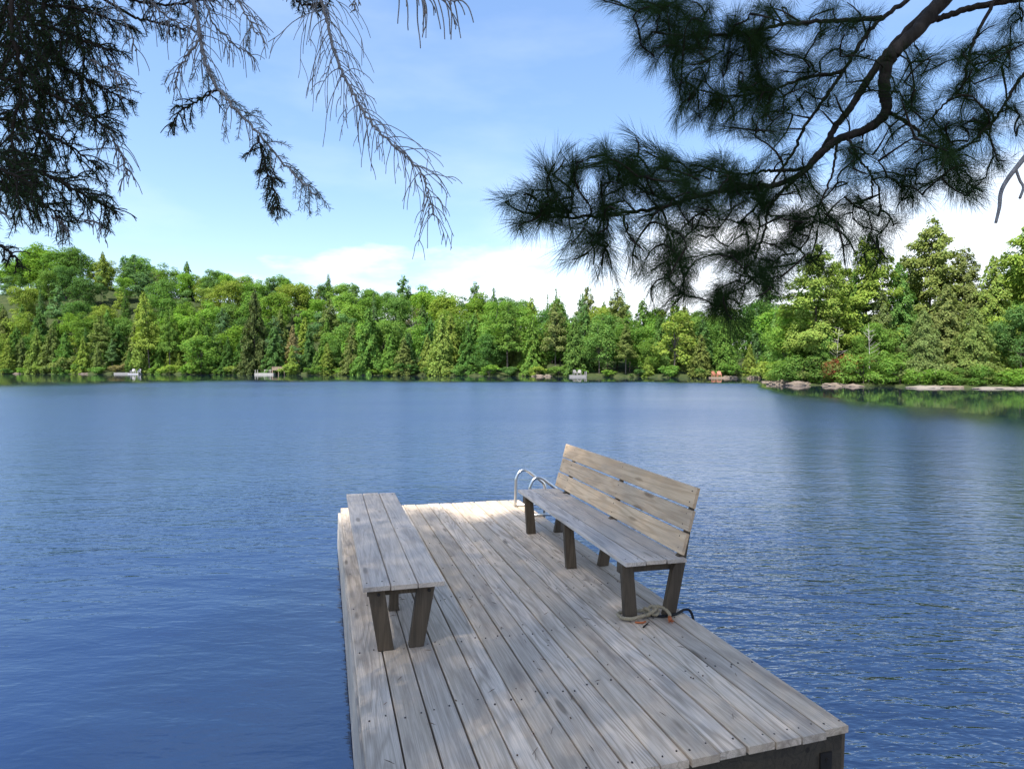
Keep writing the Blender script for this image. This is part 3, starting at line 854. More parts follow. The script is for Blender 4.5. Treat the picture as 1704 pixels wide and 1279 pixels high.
ti = 0
for ri, (d, rw, space) in enumerate(ROWS):
    x = -70.0 + 13 * ri
    while x < 1335:
        s = (x - CX) / F
        D = float(shoreD(s)) + d * trng.uniform(0.85, 1.2) + trng.uniform(-1, 1)
        step = space * F / D * trng.uniform(0.8, 1.2)
        if x > 830: step *= 1.0 + 0.28 * (ri > 1)
        k, col = pick(ri, x)
        z = float(farH(s, D - float(shoreD(s)))) - 0.2
        h = trng.uniform(*HT[k])
        if ri == 0: h *= trng.choice([0.62, 0.8, 0.95, 1.0])
        if ri == 1: h *= 0.95
        if ri == 5 and x > 560: x += step * 0.6
        if ri >= 5: h *= 0.9
        if ri >= 6 or (x > 700 and ri >= 5):
            # the hill's crest follows the photographed skyline
            ztop = CAMZ + (HZ - skyl(x) + trng.uniform(-9, 7)) / F * D
            h = float(np.clip(ztop - z, 9.0, 19))
        st = trng.getstate(); ti += 1
        if ti not in SKIP:
            e = plant(k, s, D, z, h, col, rw, width=trng.uniform(0.9, 1.15))
            e['idx'] = ti
        trng.setstate(st); trng.random()
        x += step
# low growth hanging over the waterline
xs_ = -40.0
while xs_ < 1320:
    s = (xs_ - CX) / F; D = float(shoreD(s)) + 0.2
    st = trng.getstate(); ti += 1
    if ti not in SKIP and not (185 < xs_ < 245 or 425 < xs_ < 475 or 940 < xs_ < 985 or 1180 < xs_ < 1208):
        e = plant('shrub', s, D, -0.1, trng.uniform(1.6, 3.4), trng.choice(['mid green', 'bright green', 'yellow-green', 'dark green', 'mid green']), 'at the waterline', width=1.5)
        e['idx'] = ti
    trng.setstate(st); trng.random()
    xs_ += 5.4 * F / D * trng.uniform(0.7, 1.3)
# trees that stand out along the far shore
def far_at(x, d): 
    s = (x - CX) / F; D = float(shoreD(s)) + d
    return s, D, float(farH(s, d)) - 0.2
def topz(y_px, D): return CAMZ + (HZ - y_px) / F * D
def special(kind, x, d, ytop, colour, label, width=1.0, **kw):
    s, D, z = far_at(x, d)
    return plant(kind, s, D, z, topz(ytop, D) - z, colour, 'x', width, label, **kw)
special('pine', 250, 0.8, 492, 'yellow-green', 'tall white pine with a bare leaning trunk at the waterline beside the pale floating dock', 0.8, lean=-0.06)
special('pine', 283, 1.5, 505, 'mid green', 'thin-trunked pine with a high crown right of the leaning pine at the left waterline', 0.62)
special('hemlock', 425, 1.2, 478, 'olive', 'tall dark olive-brown hemlock standing just left of the grey dock with posts', 0.8, tint=0.55)
special('shrub', 196, 0.3, 605, 'tan-brown', 'dry tan bush at the waterline behind the pale floating dock', 1.3)
special('shrub', 106, 0.3, 590, 'olive', 'olive rounded bush at the water edge far left', 0.9)
special('maple', 335, 0.6, 556, 'bright green', 'broad bright green leafy tree hanging low over the water left of the grey dock', 1.3)
special('cedar', 545, 0.6, 570, 'yellow-green', 'pale yellow-green cedar at the waterline right of the grey dock, broad and low', 1.25)
special('cedar', 486, 0.5, 575, 'yellow-green', 'small yellow-green cedar leaning over the brown landing by the grey dock', 1.0)
special('cedar', 735, 0.6, 520, 'yellow-green', 'tall feathery yellow-green cedar right of the white boulder', 1.0)
special('cedar', 672, 0.5, 562, 'olive', 'broad olive cedar at the waterline right of the white boulder', 1.35)
special('shrub', 968, 1.6, 611, 'bright green', 'vivid green bush right behind the two white chairs', 1.5)
special('cedar', 1166, 0.6, 556, 'olive', 'rounded olive cedar at the waterline left of the orange chairs', 1.3)
special('cedar', 1078, 0.5, 590, 'yellow-green', 'small pointed yellow-green cedar below the overhanging pine branch', 1.3)
special('pine', 968, 40, 488, 'blue-green', 'bushy-topped dark pine on the skyline right of centre', 0.75)
special('spruce', 925, 36, 480, 'dark green', 'pointed dark spruce on the skyline right of centre, taller of a pair', 0.8)
special('spruce', 911, 36, 488, 'dark green', 'pointed dark spruce on the skyline right of centre, shorter of a pair', 0.7)
special('spruce', 1039, 40, 486, 'dark green', 'lone thin spruce spire on the skyline left of the hanging pine branch', 0.5)
special('pine', 822, 45, 478, 'dark green', 'small ragged pine sticking up on the skyline near the middle', 0.5)
special('pine', 548, 64, 456, 'dark green', 'dark ragged pine tuft sticking up on the skyline above the white boulder', 0.5)
special('birch', 587, 62, 462, 'blue-green', 'pale blue-green crown on the skyline above the white boulder', 0.8)
special('birch', 228, 66, 416, 'blue-green', 'rounded blue-green crown highest on the left skyline, right of two maples', 1.2)
special('maple', 65, 66, 406, 'bright green', 'highest bright green maple on the left hilltop', 1.0)
special('maple', 127, 64, 410, 'mid green', 'broad green maple on the left hilltop between the highest maple and the blue-green crown', 1.1)
special('birch', 358, 64, 446, 'blue-green', 'rounded blue-green crown alone on the left skyline slope', 1.1)
special('birch', 455, 62, 452, 'blue-green', 'blue-green crown on the skyline above the grey dock', 1.2)
def dead_tree(x, d, ytop, label, kind='far'):
    s, D, z = far_at(x, d); H = topz(ytop, D) - z
    e = empty('dead_tree', (s * D, D, z), label, 'tree')
    link('trunk', dead_mesh(int(x) % 50, H), e)
    V, att, _ = crown_deciduous(int(x), H, H * 0.5, 500, 0.3, clumps=14)
    c = link('crown', quads_mesh('crown', V, att, M['leaf']), e); c.color = (0.2, 0.165, 0.11, 1)
    return e
dead_tree(262, 55, 447, 'pale half-bare dying tree near the top of the left hill')
dead_tree(688, 26, 505, 'grey-brown bare dying tree halfway up the slope right of the white boulder')

# ---- the rocky point on the right
def pt(kind, x, d, ytop, colour, label, width=1.0, yb=None, **kw):
    s = (x - CX) / F; D = float(pointD(s)) + d
    z = float(pointH(s, d)) - 0.15
    return plant(kind, s, D, z, topz(ytop, D) - z, colour, 'point', width, label, **kw)
pt('near_pine', 1358, 4, 408, 'yellow-green', 'big white pine with level tiers at the left end of the rocky point', 0.92)
pt('near_pine', 1440, 9, 392, 'yellow-green', 'tall yellow-green pine behind the hanging branch tip on the rocky point', 0.85)
pt('near_pine', 1546, 13, 364, 'olive', 'tallest olive pine with a spire top in the middle of the rocky point', 0.85)
pt('near_hemlock', 1492, 9, 436, 'mid green', 'mid-green hemlock left of the tallest olive pine on the rocky point', 0.9)
pt('near_pine', 1600, 12, 412, 'olive', 'olive pine close right of the tallest pine on the rocky point', 0.8)
pt('near_hemlock', 1572, 4, 472, 'olive', 'large rounded olive hemlock reaching down to the rock ledge', 1.15)
pt('near_cedar', 1535, 3, 515, 'olive', 'dense olive cedar left of the large rounded hemlock', 0.95)
pt('near_cedar', 1618, 3, 510, 'olive', 'dense olive cedar right of the large rounded hemlock', 0.95)
pt('near_hemlock', 1650, 10, 425, 'yellow-green', 'yellow-green hemlock between the olive pine and the right edge pine', 1.0)
pt('near_pine', 1722, 10, 352, 'yellow-green', 'tall pine cut off by the right edge of the view', 0.85)
pt('near_maple', 1698, 4, 505, 'dark green', 'dark leafy tree at the right edge of the rocky point', 0.95)
pt('near_hemlock', 1420, 8, 455, 'mid green', 'mid-green hemlock behind the tiered pine on the rocky point', 0.95)
pt('near_maple', 1455, 5, 535, 'bright green', 'fresh green leafy tree in the middle of the rocky point', 0.9)
pt('near_hemlock', 1463, 7, 480, 'olive', 'olive hemlock behind the fresh green leafy tree', 0.9)
pt('near_maple', 1310, 5, 520, 'bright green', 'bright green leafy tree at the left tip of the rocky point', 0.9)
pt('near_hemlock', 1330, 9, 480, 'mid green', 'mid-green hemlock left behind the big tiered pine', 0.8)
pt('near_cedar', 1372, 2.2, 545, 'mid green', 'green cedar under the big tiered pine', 0.9)
pt('near_hemlock', 1690, 16, 430, 'mid green', 'mid-green hemlock behind the pine at the right edge', 1.0)
pt('near_hemlock', 1520, 18, 455, 'dark green', 'dark hemlock deep behind the tallest olive pine', 1.0)
pt('near_pine', 1390, 14, 430, 'olive', 'olive pine far behind the big tiered pine', 0.8)
pt('near_maple', 1760, 5, 480, 'mid green', 'leafy tree beyond the right edge of the view', 1.0)
for i, (x, d, yt, c, lb_) in enumerate([
    (1335, 1.6, 588, 'mid green', 'round green bush on the left rock ledge below the tiered pine'),
    (1367, 1.0, 592, 'olive', 'olive bush at the water right of the pink rock ledge'),
    (1398, 1.6, 606, 'yellow-green', 'yellow-green bush above the small middle rock slab'),
    (1413, 3.0, 588, 'rust-red', 'rust-red small bush among the green shrubs of the point'),
    (1437, 1.5, 590, 'bright green', 'bright green bush right of the rust-red bush'),
    (1470, 1.7, 583, 'mid green', 'mid-green bush in the middle of the rocky point shore'),
    (1498, 1.5, 596, 'bright green', 'bright green bush left of the long flat rock'),
    (1530, 1.6, 612, 'bright green', 'low bright green bush above the long flat rock'),
    (1640, 1.5, 607, 'mid green', 'low green bush near the right end of the long flat rock'),
    (1676, 1.3, 612, 'yellow-green', 'low yellow-green bush above the pale ledge at right'),
    (1702, 1.4, 606, 'bright green', 'low bright green bush cut by the right edge'),
    (1286, 1.2, 618, 'yellow-green', 'small yellow-green bush on the tip of the rocky point'),
    (1308, 1.6, 600, 'mid green', 'mid-green bush beside the tip of the rocky point'),
    (1565, 1.6, 606, 'mid green', 'mid-green bush under the large rounded hemlock'),
    (1605, 1.5, 612, 'mid green', 'mid-green low bush in front of the right olive cedar')]):
    pt('near_shrub', x, d, yt, c, lb_, 1.25)
def pale_snag(x, d, ytop, label):
    s = (x - CX) / F; D = float(pointD(s)) + d; z = float(pointH(s, d)); H = topz(ytop, D) - z
    e = empty('dead_tree', (s * D, D, z), label, 'tree'); link('trunk', dead_mesh(int(x) % 40, H), e)
pale_snag(1394, 2.2, 540, 'thin pale dead trunk right of the tiered pine')
pale_snag(1446, 1.9, 535, 'whitish bare sapling in front of the fresh green leafy tree')

# labels that single out each of the other trees: look + row + landmark + order from the left
SECT = [(-200, 190, 'left of pale dock'), (190, 330, 'near pale dock'), (330, 530, 'behind grey dock'), (530, 700, 'near white boulder'),
        (700, 870, 'left of white chairs'), (870, 1060, 'near white chairs'), (1060, 1400, 'behind orange chairs')]
ORD = ['leftmost', 'second from left', 'third from left', 'fourth from left', 'fifth from left', 'sixth from left', 'seventh from left', 'eighth from left', 'ninth from left']
NUM = {8: 'eight', 9: 'nine', 10: 'ten', 2: 'two', 3: 'three', 4: 'four', 5: 'five', 6: 'six', 7: 'seven'}
def label_trees():
    cl = {}
    for t in TREES:
        if t['label']: continue
        sec = next(n for a, b, n in SECT if a <= t['x'] < b)
        cl.setdefault((t['kind'], t['colour'], t['row'], sec), []).append(t)
    for (k, c, rw, sec), ts in cl.items():
        ts.sort(key=lambda t: t['x'])
        for i, t in enumerate(ts):
            lab = f"{c} {CROWNWORD[k]} {rw} {sec}"
            if len(ts) > 1: lab += f", {'rightmost' if i == len(ts) - 1 else ORD[i]} of {NUM[len(ts)]}"
            if len(lab.split()) > 16: lab = lab.replace('tall pine', 'pine').replace('at the waterline', 'at waterline').replace('on the skyline', 'on skyline')
            t['o']['label'] = lab
    for t in TREES:
        t['o']['group'] = 'bushes along the shore' if t['o']['category'] == 'shrub' else 'trees on the far shore' if t['row'] != 'point' else 'trees on the rocky point'
label_trees()

# ---- rocks
def rock(name, loc, size, mat, label, seed, flat=1.0):
    r = np.random.default_rng(seed)
    bm = bmesh.new(); bmesh.ops.create_icosphere(bm, subdivisions=3, radius=1)
    ph = r.uniform(0, 9, 6)
    for v in bm.verts:
        c = v.co
        k = 1 + 0.16 * math.sin(3.1*c.x + ph[0]) * math.sin(2.7*c.y + ph[1]) + 0.10 * math.sin(7*c.x + ph[2] + 4*c.z) + 0.07 * math.sin(11*c.y + ph[3] + 5*c.x)
        v.co = Vector((c.x * k * size[0], c.y * k * size[1], max(-0.5, c.z * k) * size[2] * (1 + 0.18 * math.sin(9*c.x + ph[4]) * math.sin(8*c.y + ph[5]))))
    me = bpy.data.meshes.new(name); bm.to_mesh(me); bm.free(); me.materials.append(mat)
    o = link(name, me); o.location = loc; o.rotation_euler = (0, 0, r.uniform(-0.15, 0.15))
    tag(o, label, 'rock'); return o
def on_far(x, d=0.0):
    s = (x - CX) / F; D = float(shoreD(s)) + d; return np.array([s * D, D, 0])
def on_pt(x, d=0.0):
    s = (x - CX) / F; D = float(pointD(s)) + d; return np.array([s * D, D, 0])
rock('boulder', on_far(602, -1.2), (0.85, 0.8, 0.75), M['rockpale'], 'white rounded boulder standing at the far waterline left of centre', 1)
for x, w, lb_ in [(895, 1.4, 'pale flat rock at the waterline left of the two white chairs'), (912, 0.9, 'smaller pale rock beside the flat rock left of the two white chairs'), (138, 1.5, 'grey flat rock in the shallows left of the pale floating dock'), (30, 1.6, 'low grey rock at the far left waterline'), (1215, 1.6, 'low rock at the waterline right of the orange chairs'), (1255, 1.2, 'small low rock at the waterline beside the rocky point tip')]:
    tag(rock('shore_rock', on_far(x, -0.5), (w, 0.6, 0.42), M['rock'], lb_, int(x)), group='rocks along the waterline')
for x, d, w, h, mt, lb_ in [(1303, -0.6, 2.0, 0.65, 'rock', 'pink rounded rock ledge at the tip of the rocky point'), (1328, -0.4, 1.4, 0.6, 'rock', 'grey-pink rock close right of the rounded ledge at the tip'), (1283, -0.3, 1.3, 0.4, 'rock', 'low sloping rock at the very tip of the point'),
                            (1393, -0.6, 1.6, 0.42, 'rock', 'low pinkish rock slab in the middle of the rocky point'), (1420, -0.4, 1.0, 0.3, 'rock', 'small low slab right of the pinkish slab'),
                            (1568, -0.6, 2.6, 0.27, 'rock', 'long flat brown rock at the waterline of the point'), (1540, -0.7, 1.5, 0.25, 'rockpale', 'pale rock at the left end of the long flat rock'), (1655, -0.5, 2.1, 0.21, 'rockpale', 'pale ledge at the waterline near the right edge'), (1700, -0.4, 1.4, 0.20, 'rockpale', 'pale flat rock cut by the right edge of the view')]:
    tag(rock('rock_ledge', on_pt(x, d), (w, 0.9, h * 0.75), M[mt], lb_, int(x) + 3), group='rocks of the rocky point')

# ---- small docks and chairs across the water
M['whitepaint'] = simple('white_paint', (0.23, 0.22, 0.21), 0.5, 0.3, 0, 3, 0.06)
M['greypaint'] = simple('grey_paint', (0.36, 0.35, 0.37), 0.6, 0.3, 0, 3, 0.1)
M['palewood'] = simple('pale_planks', (0.33, 0.31, 0.28), 0.8, 0.2, 0, 2, 0.15)
M['brownwood'] = simple('brown_planks', (0.30, 0.22, 0.16), 0.8, 0.2, 0, 2, 0.2)
M['redpaint'] = simple('orange_paint', (0.36, 0.15, 0.095), 0.5, 0.3, 0, 3, 0.1)
def slab_dock(name, x, d, w, depth, h, mat, label, rot=0.0, posts=()):
    p = on_far(x, d); e = empty(name, p, label, 'dock'); e.rotation_euler = (0, 0, rot)
    mb = MB()
    for k in range(int(w / 0.3)): mb.box((-w/2 + k*0.3, -depth/2, h - 0.06), (-w/2 + k*0.3 + 0.285, depth/2, h), att=k * .1)
    mb.build('deck', mat, e)
    mb = MB(); mb.box((-w/2 + .02, -depth/2 + .02, -0.3), (w/2 - .02, depth/2 - .02, h - 0.065)); mb.build('base', mat, e)
    for (a, b, hh) in posts:
        mb = MB(); mb.tube([(a, b, -0.4), (a, b, h + hh)], 0.09, 8); mb.build('post', mat, e)
    return e, p
def adirondack(p, rot, mat, name, label, group):
    e = empty(name, p, label, 'chair', group); e.rotation_euler = (0, 0, rot); e.scale = (1.15, 1.15, 1.15)
    mb = MB()
    for k in range(5): mb.box((-0.27, -0.30 + k*0.11, 0.36 - k*0.03), (0.27, -0.20 + k*0.11, 0.385 - k*0.03))
    mb.build('seat', mat, e)
    mb = MB()
    for k in range(5):
        x0 = -0.29 + k * 0.118; hh = 0.98 - 0.05 * abs(k - 2)
        mb.add([(x0, 0.24, .25), (x0 + .105, 0.24, .25), (x0 + .105, 0.27, .25), (x0, 0.27, .25), (x0, 0.50, hh), (x0 + .105, 0.50, hh), (x0 + .105, 0.53, hh), (x0, 0.53, hh)],
               [(0,3,2,1),(4,5,6,7),(0,1,5,4),(1,2,6,5),(2,3,7,6),(3,0,4,7)])
    mb.build('backrest', mat, e)
    for sx in (-1, 1):
        mb = MB(); mb.box((sx*0.36 - 0.07, -0.38, 0.55), (sx*0.36 + 0.07, 0.40, 0.58)); mb.build('arm', mat, e)
        for yy in (-0.33, 0.28):
            mb = MB(); mb.box((sx*0.34 - 0.03, yy - .05, 0.0), (sx*0.34 + 0.03, yy + .05, 0.548)); mb.build('leg', mat, e)
    return e
e, p = slab_dock('small_dock', 206, -2.2, 4.6, 2.2, 0.5, M['whitepaint'], 'pale floating dock across the lake at left, two grey chairs on its right')
e2, p2 = slab_dock('landing', 226, -1.4, 3.2, 2.6, 0.3, M['greypaint'], 'low grey landing at the far left shore under two grey chairs')
for x, rt, lb_ in [(221, 0.2, 'grey chair on the far landing, next to the pale floating dock'), (230, -0.2, 'grey chair on the far landing, farther from the pale floating dock')]:
    q = on_far(x, -1.6); q[2] = 0.3
    adirondack(q, rt, M['greypaint'], 'garden_chair', lb_, 'grey chairs on the far shore').scale = (1.4, 1.4, 1.4)
e, p = slab_dock('small_dock', 442, -3.0, 5.0, 3.0, 0.5, M['palewood'], 'grey dock with two short white posts across the lake at left', 0.1, [(-2.3, -1.3, 0.9), (-1.7, -1.3, 0.85)])
e3 = empty('slatted_bench', (p[0] + 0.4, p[1] + 0.3, 0.5), 'pale slatted bench on the grey dock with posts', 'bench')
mb = MB(); mb.box((-1.0, -0.2, 0.40), (1.0, 0.25, 0.45)); mb.build('seat', M['palewood'], e3)
mb = MB()
for k in range(3): mb.box((-1.0, 0.27, 0.50 + 0.15*k), (1.0, 0.31, 0.62 + 0.15*k))
mb.build('backrest', M['palewood'], e3)
for sx in (-0.8, 0.8):
    mb = MB(); mb.box((sx - .05, -0.18, 0), (sx + .05, 0.30, 0.398)); mb.build('leg', M['palewood'], e3)
q = on_far(465, 0.3); e4 = empty('raised_deck', q, 'brown raised wooden deck with a railing at the shore behind the grey dock', 'deck')
mb = MB(); mb.box((-1.6, -1.2, 1.25), (1.9, 1.2, 1.42)); mb.build('platform', M['brownwood'], e4)
for sx in (-1.5, 0.2, 1.8):
    mb = MB(); mb.box((sx - .08, -1.15, -0.4), (sx + .08, -0.98, 1.248)); mb.build('post', M['brownwood'], e4)
mb = MB()
for sx in (-1.5, -0.4, 0.7, 1.8): mb.box((sx - .05, -1.18, 1.421), (sx + .05, -1.08, 2.15))
mb.box((-1.6, -1.19, 2.151), (1.9, -1.07, 2.24)); mb.box((-1.6, -1.16, 1.55), (1.9, -1.12, 1.75)); mb.box((-1.6, -1.16, 1.83), (1.9, -1.12, 2.0)); mb.build('railing', M['brownwood'], e4)
e, p = slab_dock('small_dock', 961, -2.0, 3.4, 2.2, 0.42, M['whitepaint'], 'white dock across the lake with two white chairs and two posts', 0.0, [(1.45, -1.0, 0.75), (1.75, -0.9, 0.8)])
for dx, rt, lb_ in [(-0.45, 0.25, 'white garden chair on the white dock, the left one'), (0.35, -0.25, 'white garden chair on the white dock, the right one')]:
    adirondack((p[0] + dx, p[1], 0.42), rt, M['whitepaint'], 'garden_chair', lb_, 'white chairs on the far dock')
e, p = slab_dock('small_landing', 1193, -1.0, 2.6, 1.4, 0.22, M['brownwood'], 'low brown landing under the orange chairs near the rocky point')
for dx, rt, lb_ in [(-0.4, 0.3, 'orange garden chair at the far waterline, the left one'), (0.4, -0.3, 'orange garden chair at the far waterline, the right one')]:
    adirondack((p[0] + dx, p[1], 0.22), rt, M['redpaint'], 'garden_chair', lb_, 'orange chairs on the far shore')

# ================================================================== OVERHANGING TREES NEAR THE VIEWER
def needle_quads(B, D, L, w, r):
    """slim needles: base, two shoulders, tip"""
    n = len(B); D = unit(D)
    s = unit(np.cross(D, rand_dir(r, n)))
    L = L[:, None]; w = np.full((n, 1), w) if np.isscalar(w) else w[:, None]
    sag = np.array([0, 0, -1.0]) * L * 0.06
    return np.stack([B, B + D * L * 0.5 + s * w * 0.5 - sag * 0.3, B + D * L + sag, B + D * L * 0.5 - s * w * 0.5 - sag * 0.3], axis=1)
def tuft(P, D, r, n=170, L=0.09, shoot=0.10, w=0.0013):
    """a white-pine shoot: bundles of long needles round the last stretch of a twig"""
    D = unit(np.asarray(D))
    t = r.random(n) ** 0.8
    B = np.asarray(P) - D * shoot * t[:, None]
    rad = rand_dir(r, n); rad = unit(rad - D * (rad @ D)[:, None])
    th = np.radians(r.uniform(8, 50, n)) * (0.7 + 0.5 * t)
    dd = D * np.cos(th)[:, None] + rad * np.sin(th)[:, None]
    return needle_quads(B, dd, L * r.uniform(0.72, 1.12, n), w, r)

# ---------------- white pine on the right
pr = np.random.default_rng(21)
PX, PY = 3.9, 1.1
pine = empty('white_pine', (PX, PY, 0.2), 'dark white pine hanging long needled branches into the upper right of the view', 'tree')
def loc_pine(P): return np.asarray(P) - np.array([PX, PY, 0.2])
def px_path(pts, n): return spline([at(x, y, d) for x, y, d in pts], n)
LIMBS = {
 'A': ([(1600, -40, 2.55), (1569, 0, 2.55), (1520, 56, 2.52), (1490, 86, 2.5), (1475, 112, 2.5), (1471, 150, 2.48), (1475, 184, 2.46), (1460, 203, 2.44), (1430, 221, 2.42), (1393, 233, 2.4), (1362, 259, 2.38), (1332, 289, 2.35), (1291, 308, 2.33), (1238, 311, 2.28), (1172, 324, 2.22), (1115, 341, 2.16), (1028, 356, 2.08), (940, 362, 2.0), (868, 352, 1.95)], 0.037, 0.003),
 'B': ([(1590, -25, 2.62), (1543, 19, 2.62), (1475, 90, 2.6), (1437, 146, 2.56), (1415, 180, 2.54), (1389, 214, 2.5), (1366, 255, 2.45), (1340, 282, 2.38)], 0.022, 0.011),
 'C': ([(1530, -25, 2.7), (1509, 0, 2.7), (1460, 37, 2.68), (1430, 75, 2.66), (1400, 124, 2.64), (1374, 161, 2.62), (1340, 210, 2.58), (1321, 251, 2.52), (1291, 296, 2.48), (1262, 338, 2.44), (1230, 372, 2.4)], 0.013, 0.004),
 'D': ([(1730, -20, 2.5), (1685, 0, 2.5), (1625, 11, 2.52), (1576, 26, 2.54), (1543, 37, 2.55)], 0.014, 0.012),
 'E': ([(1655, 0, 2.5), (1614, 86, 2.48), (1603, 139, 2.46), (1565, 180, 2.44), (1540, 215, 2.42)], 0.008, 0.003),
 'F': ([(1477, 186, 2.46), (1509, 203, 2.44), (1535, 225, 2.42), (1556, 246, 2.4), (1558, 282, 2.38)], 0.009, 0.003),
 'G': ([(1411, 230, 2.4), (1430, 263, 2.37), (1450, 292, 2.34), (1452, 330, 2.32)], 0.006, 0.003),
 'H': ([(1740, 80, 2.4), (1704, 124, 2.4), (1685, 150, 2.4), (1663, 188, 2.38), (1640, 218, 2.36), (1600, 250, 2.34)], 0.009, 0.003),
 'K': ([(1332, 289, 2.35), (1300, 320, 2.33), (1280, 348, 2.3), (1272, 385, 2.27), (1255, 430, 2.24), (1225, 470, 2.2)], 0.008, 0.003),
 'L': ([(1465, 30, 2.68), (1390, 35, 2.66), (1310, 40, 2.62), (1230, 55, 2.56), (1150, 60, 2.5), (1085, 55, 2.44)], 0.012, 0.004),
 'M': ([(1400, 120, 2.64), (1340, 130, 2.6), (1280, 150, 2.55), (1220, 160, 2.5), (1160, 150, 2.45)], 0.009, 0.003),
 'N': ([(1340, 282, 2.38), (1280, 285, 2.34), (1230, 290, 2.3), (1180, 283, 2.26)], 0.008, 0.003),
 'Q': ([(1393, 233, 2.4), (1385, 290, 2.36), (1360, 350, 2.3), (1345, 400, 2.26)], 0.006, 0.0025),
}
NODES, NRAD, NLIMB, LMB = [], [], [], []
def limb_obj(name, pts, r0, r1, prefix=None):
    n = max(16, len(pts) * 9)
    P = px_path(pts, n)
    R = r0 + (r1 - r0) * np.linspace(0, 1, n) ** 0.62
    NODES.extend(P[::2]); NRAD.extend(R[::2]); NLIMB.extend([len(LMB)] * len(P[::2]))
    P = P + pr.normal(0, 0.0025, P.shape)
    if prefix is not None:
        Q = spline([prefix, (np.asarray(prefix) + P[0]) / 2 + np.array([0, 0, 0.12]), P[0]], 12)[:-1]
        P = np.vstack([Q, P]); R = np.concatenate([np.linspace(r0 * 1.5, r0, 11), R])
    mb = MB(); mb.tube([loc_pine(p) for p in P], R, 10)
    LMB.append((name, mb))
mb = MB()
tp = [(0.05 * math.sin(z * 0.7), 0.06 * math.sin(z * 0.5 + 1), z) for z in np.linspace(-0.4, 15, 24)]
mb.tube(tp, [0.24 - 0.0145 * k * 0.66 for k in range(24)], 14); mb.build('trunk', M['pinebark'], pine, smooth=True)
def on_trunk(z): return np.array([PX + 0.05 * math.sin(z * 0.7), PY + 0.06 * math.sin(z * 0.5 + 1), z])
for k, (pts, r0, r1) in LIMBS.items():
    pre = {'A': on_trunk(4.6), 'B': on_trunk(4.75), 'C': on_trunk(5.0), 'D': on_trunk(4.1), 'E': on_trunk(4.3), 'H': on_trunk(3.9)}.get(k)
    limb_obj('main_limb' if k == 'A' else 'branch', pts, r0, r1, pre)
# dead twig hanging at the far right
mb = MB()
P = px_path([(1740, 215, 1.9), (1704, 263, 1.9), (1678, 296, 1.9), (1666, 319, 1.89), (1663, 345, 1.88), (1657, 371, 1.88)], 30)
P = np.vstack([spline([on_trunk(3.6), on_trunk(3.5) * 0.5 + P[0] * 0.5, P[0]], 10)[:-1], P])
mb.tube([loc_pine(p) for p in P], np.linspace(0.010, 0.0042, len(P)), 7)
mb.tube([loc_pine(p) for p in px_path([(1690, 280, 1.9), (1697, 300, 1.9), (1703, 312, 1.89), (1697, 330, 1.88)], 14)], 0.004, 6)
tag(mb.build('dead_twig', M['twig'], pine, smooth=True), 'bare grey dead twig')
# shoots: where the needle tufts hang in the picture (x, y, rx, ry, count)
TUFTS = [(1130, 55, 75, 65, 46), (1200, 105, 85, 75, 58), (1255, 190, 60, 60, 40), (1300, 60, 95, 60, 40), (1085, 20, 40, 40, 14), (1330, 150, 60, 70, 22), (1010, 0, 14, 8, 2), (1165, 165, 40, 45, 14),
         (880, 348, 40, 40, 15), (930, 315, 48, 45, 18), (1000, 298, 55, 45, 22), (1060, 290, 60, 42, 24), (1125, 302, 60, 40, 22), (1000, 362, 70, 26, 14), (1195, 310, 55, 40, 20),
         (1012, 425, 38, 32, 8), (960, 395, 35, 22, 5), (1100, 400, 60, 46, 18), (1180, 395, 70, 55, 26), (1112, 475, 36, 42, 14), (1165, 505, 50, 22, 10), (1240, 465, 60, 50, 20), (1205, 515, 35, 14, 6),
         (1300, 430, 70, 58, 24), (1370, 405, 70, 45, 12), (1235, 345, 70, 40, 26), (1315, 350, 70, 45, 22), (1310, 280, 50, 40, 14),
         (1450, 335, 80, 45, 24), (1520, 285, 80, 45, 27), (1560, 205, 90, 60, 33), (1620, 250, 60, 55, 21), (1655, 140, 55, 70, 21), (1400, 120, 60, 90, 30), (1560, 110, 60, 50, 18), (1680, 50, 40, 50, 12), (1445, 430, 32, 14, 6), (1460, 385, 40, 20, 7), (1600, 305, 50, 25, 12), (1500, 150, 40, 60, 15), (1440, 260, 40, 30, 15), (1690, 190, 20, 40, 7), (1420, 20, 50, 20, 9)]
att = []
for (x, y, rx, ry, c) in TUFTS:
    for _ in range(c):
        a = pr.uniform(0, 6.28); q = math.sqrt(pr.random())
        att.append((x + rx * q * math.cos(a), y + ry * q * math.sin(a)))
N2 = np.array(NODES); NP2 = np.array([pix(p) for p in NODES])
shoots = []
for (x, y) in att:
    k = np.argmin((NP2[:, 0] - x) ** 2 + (NP2[:, 1] - y) ** 2)
    shoots.append(at(x, y, N2[k][1] + pr.normal(0, 0.16)))
shoots = np.array(shoots)
order = np.argsort([np.min(np.linalg.norm(N2 - s, axis=1)) for s in shoots])
nodes = list(N2); nr = list(NRAD)
TQ, TA = [], []; lid = list(NLIMB)
arr = np.array(nodes)
root = at(1560, 0, 2.55)
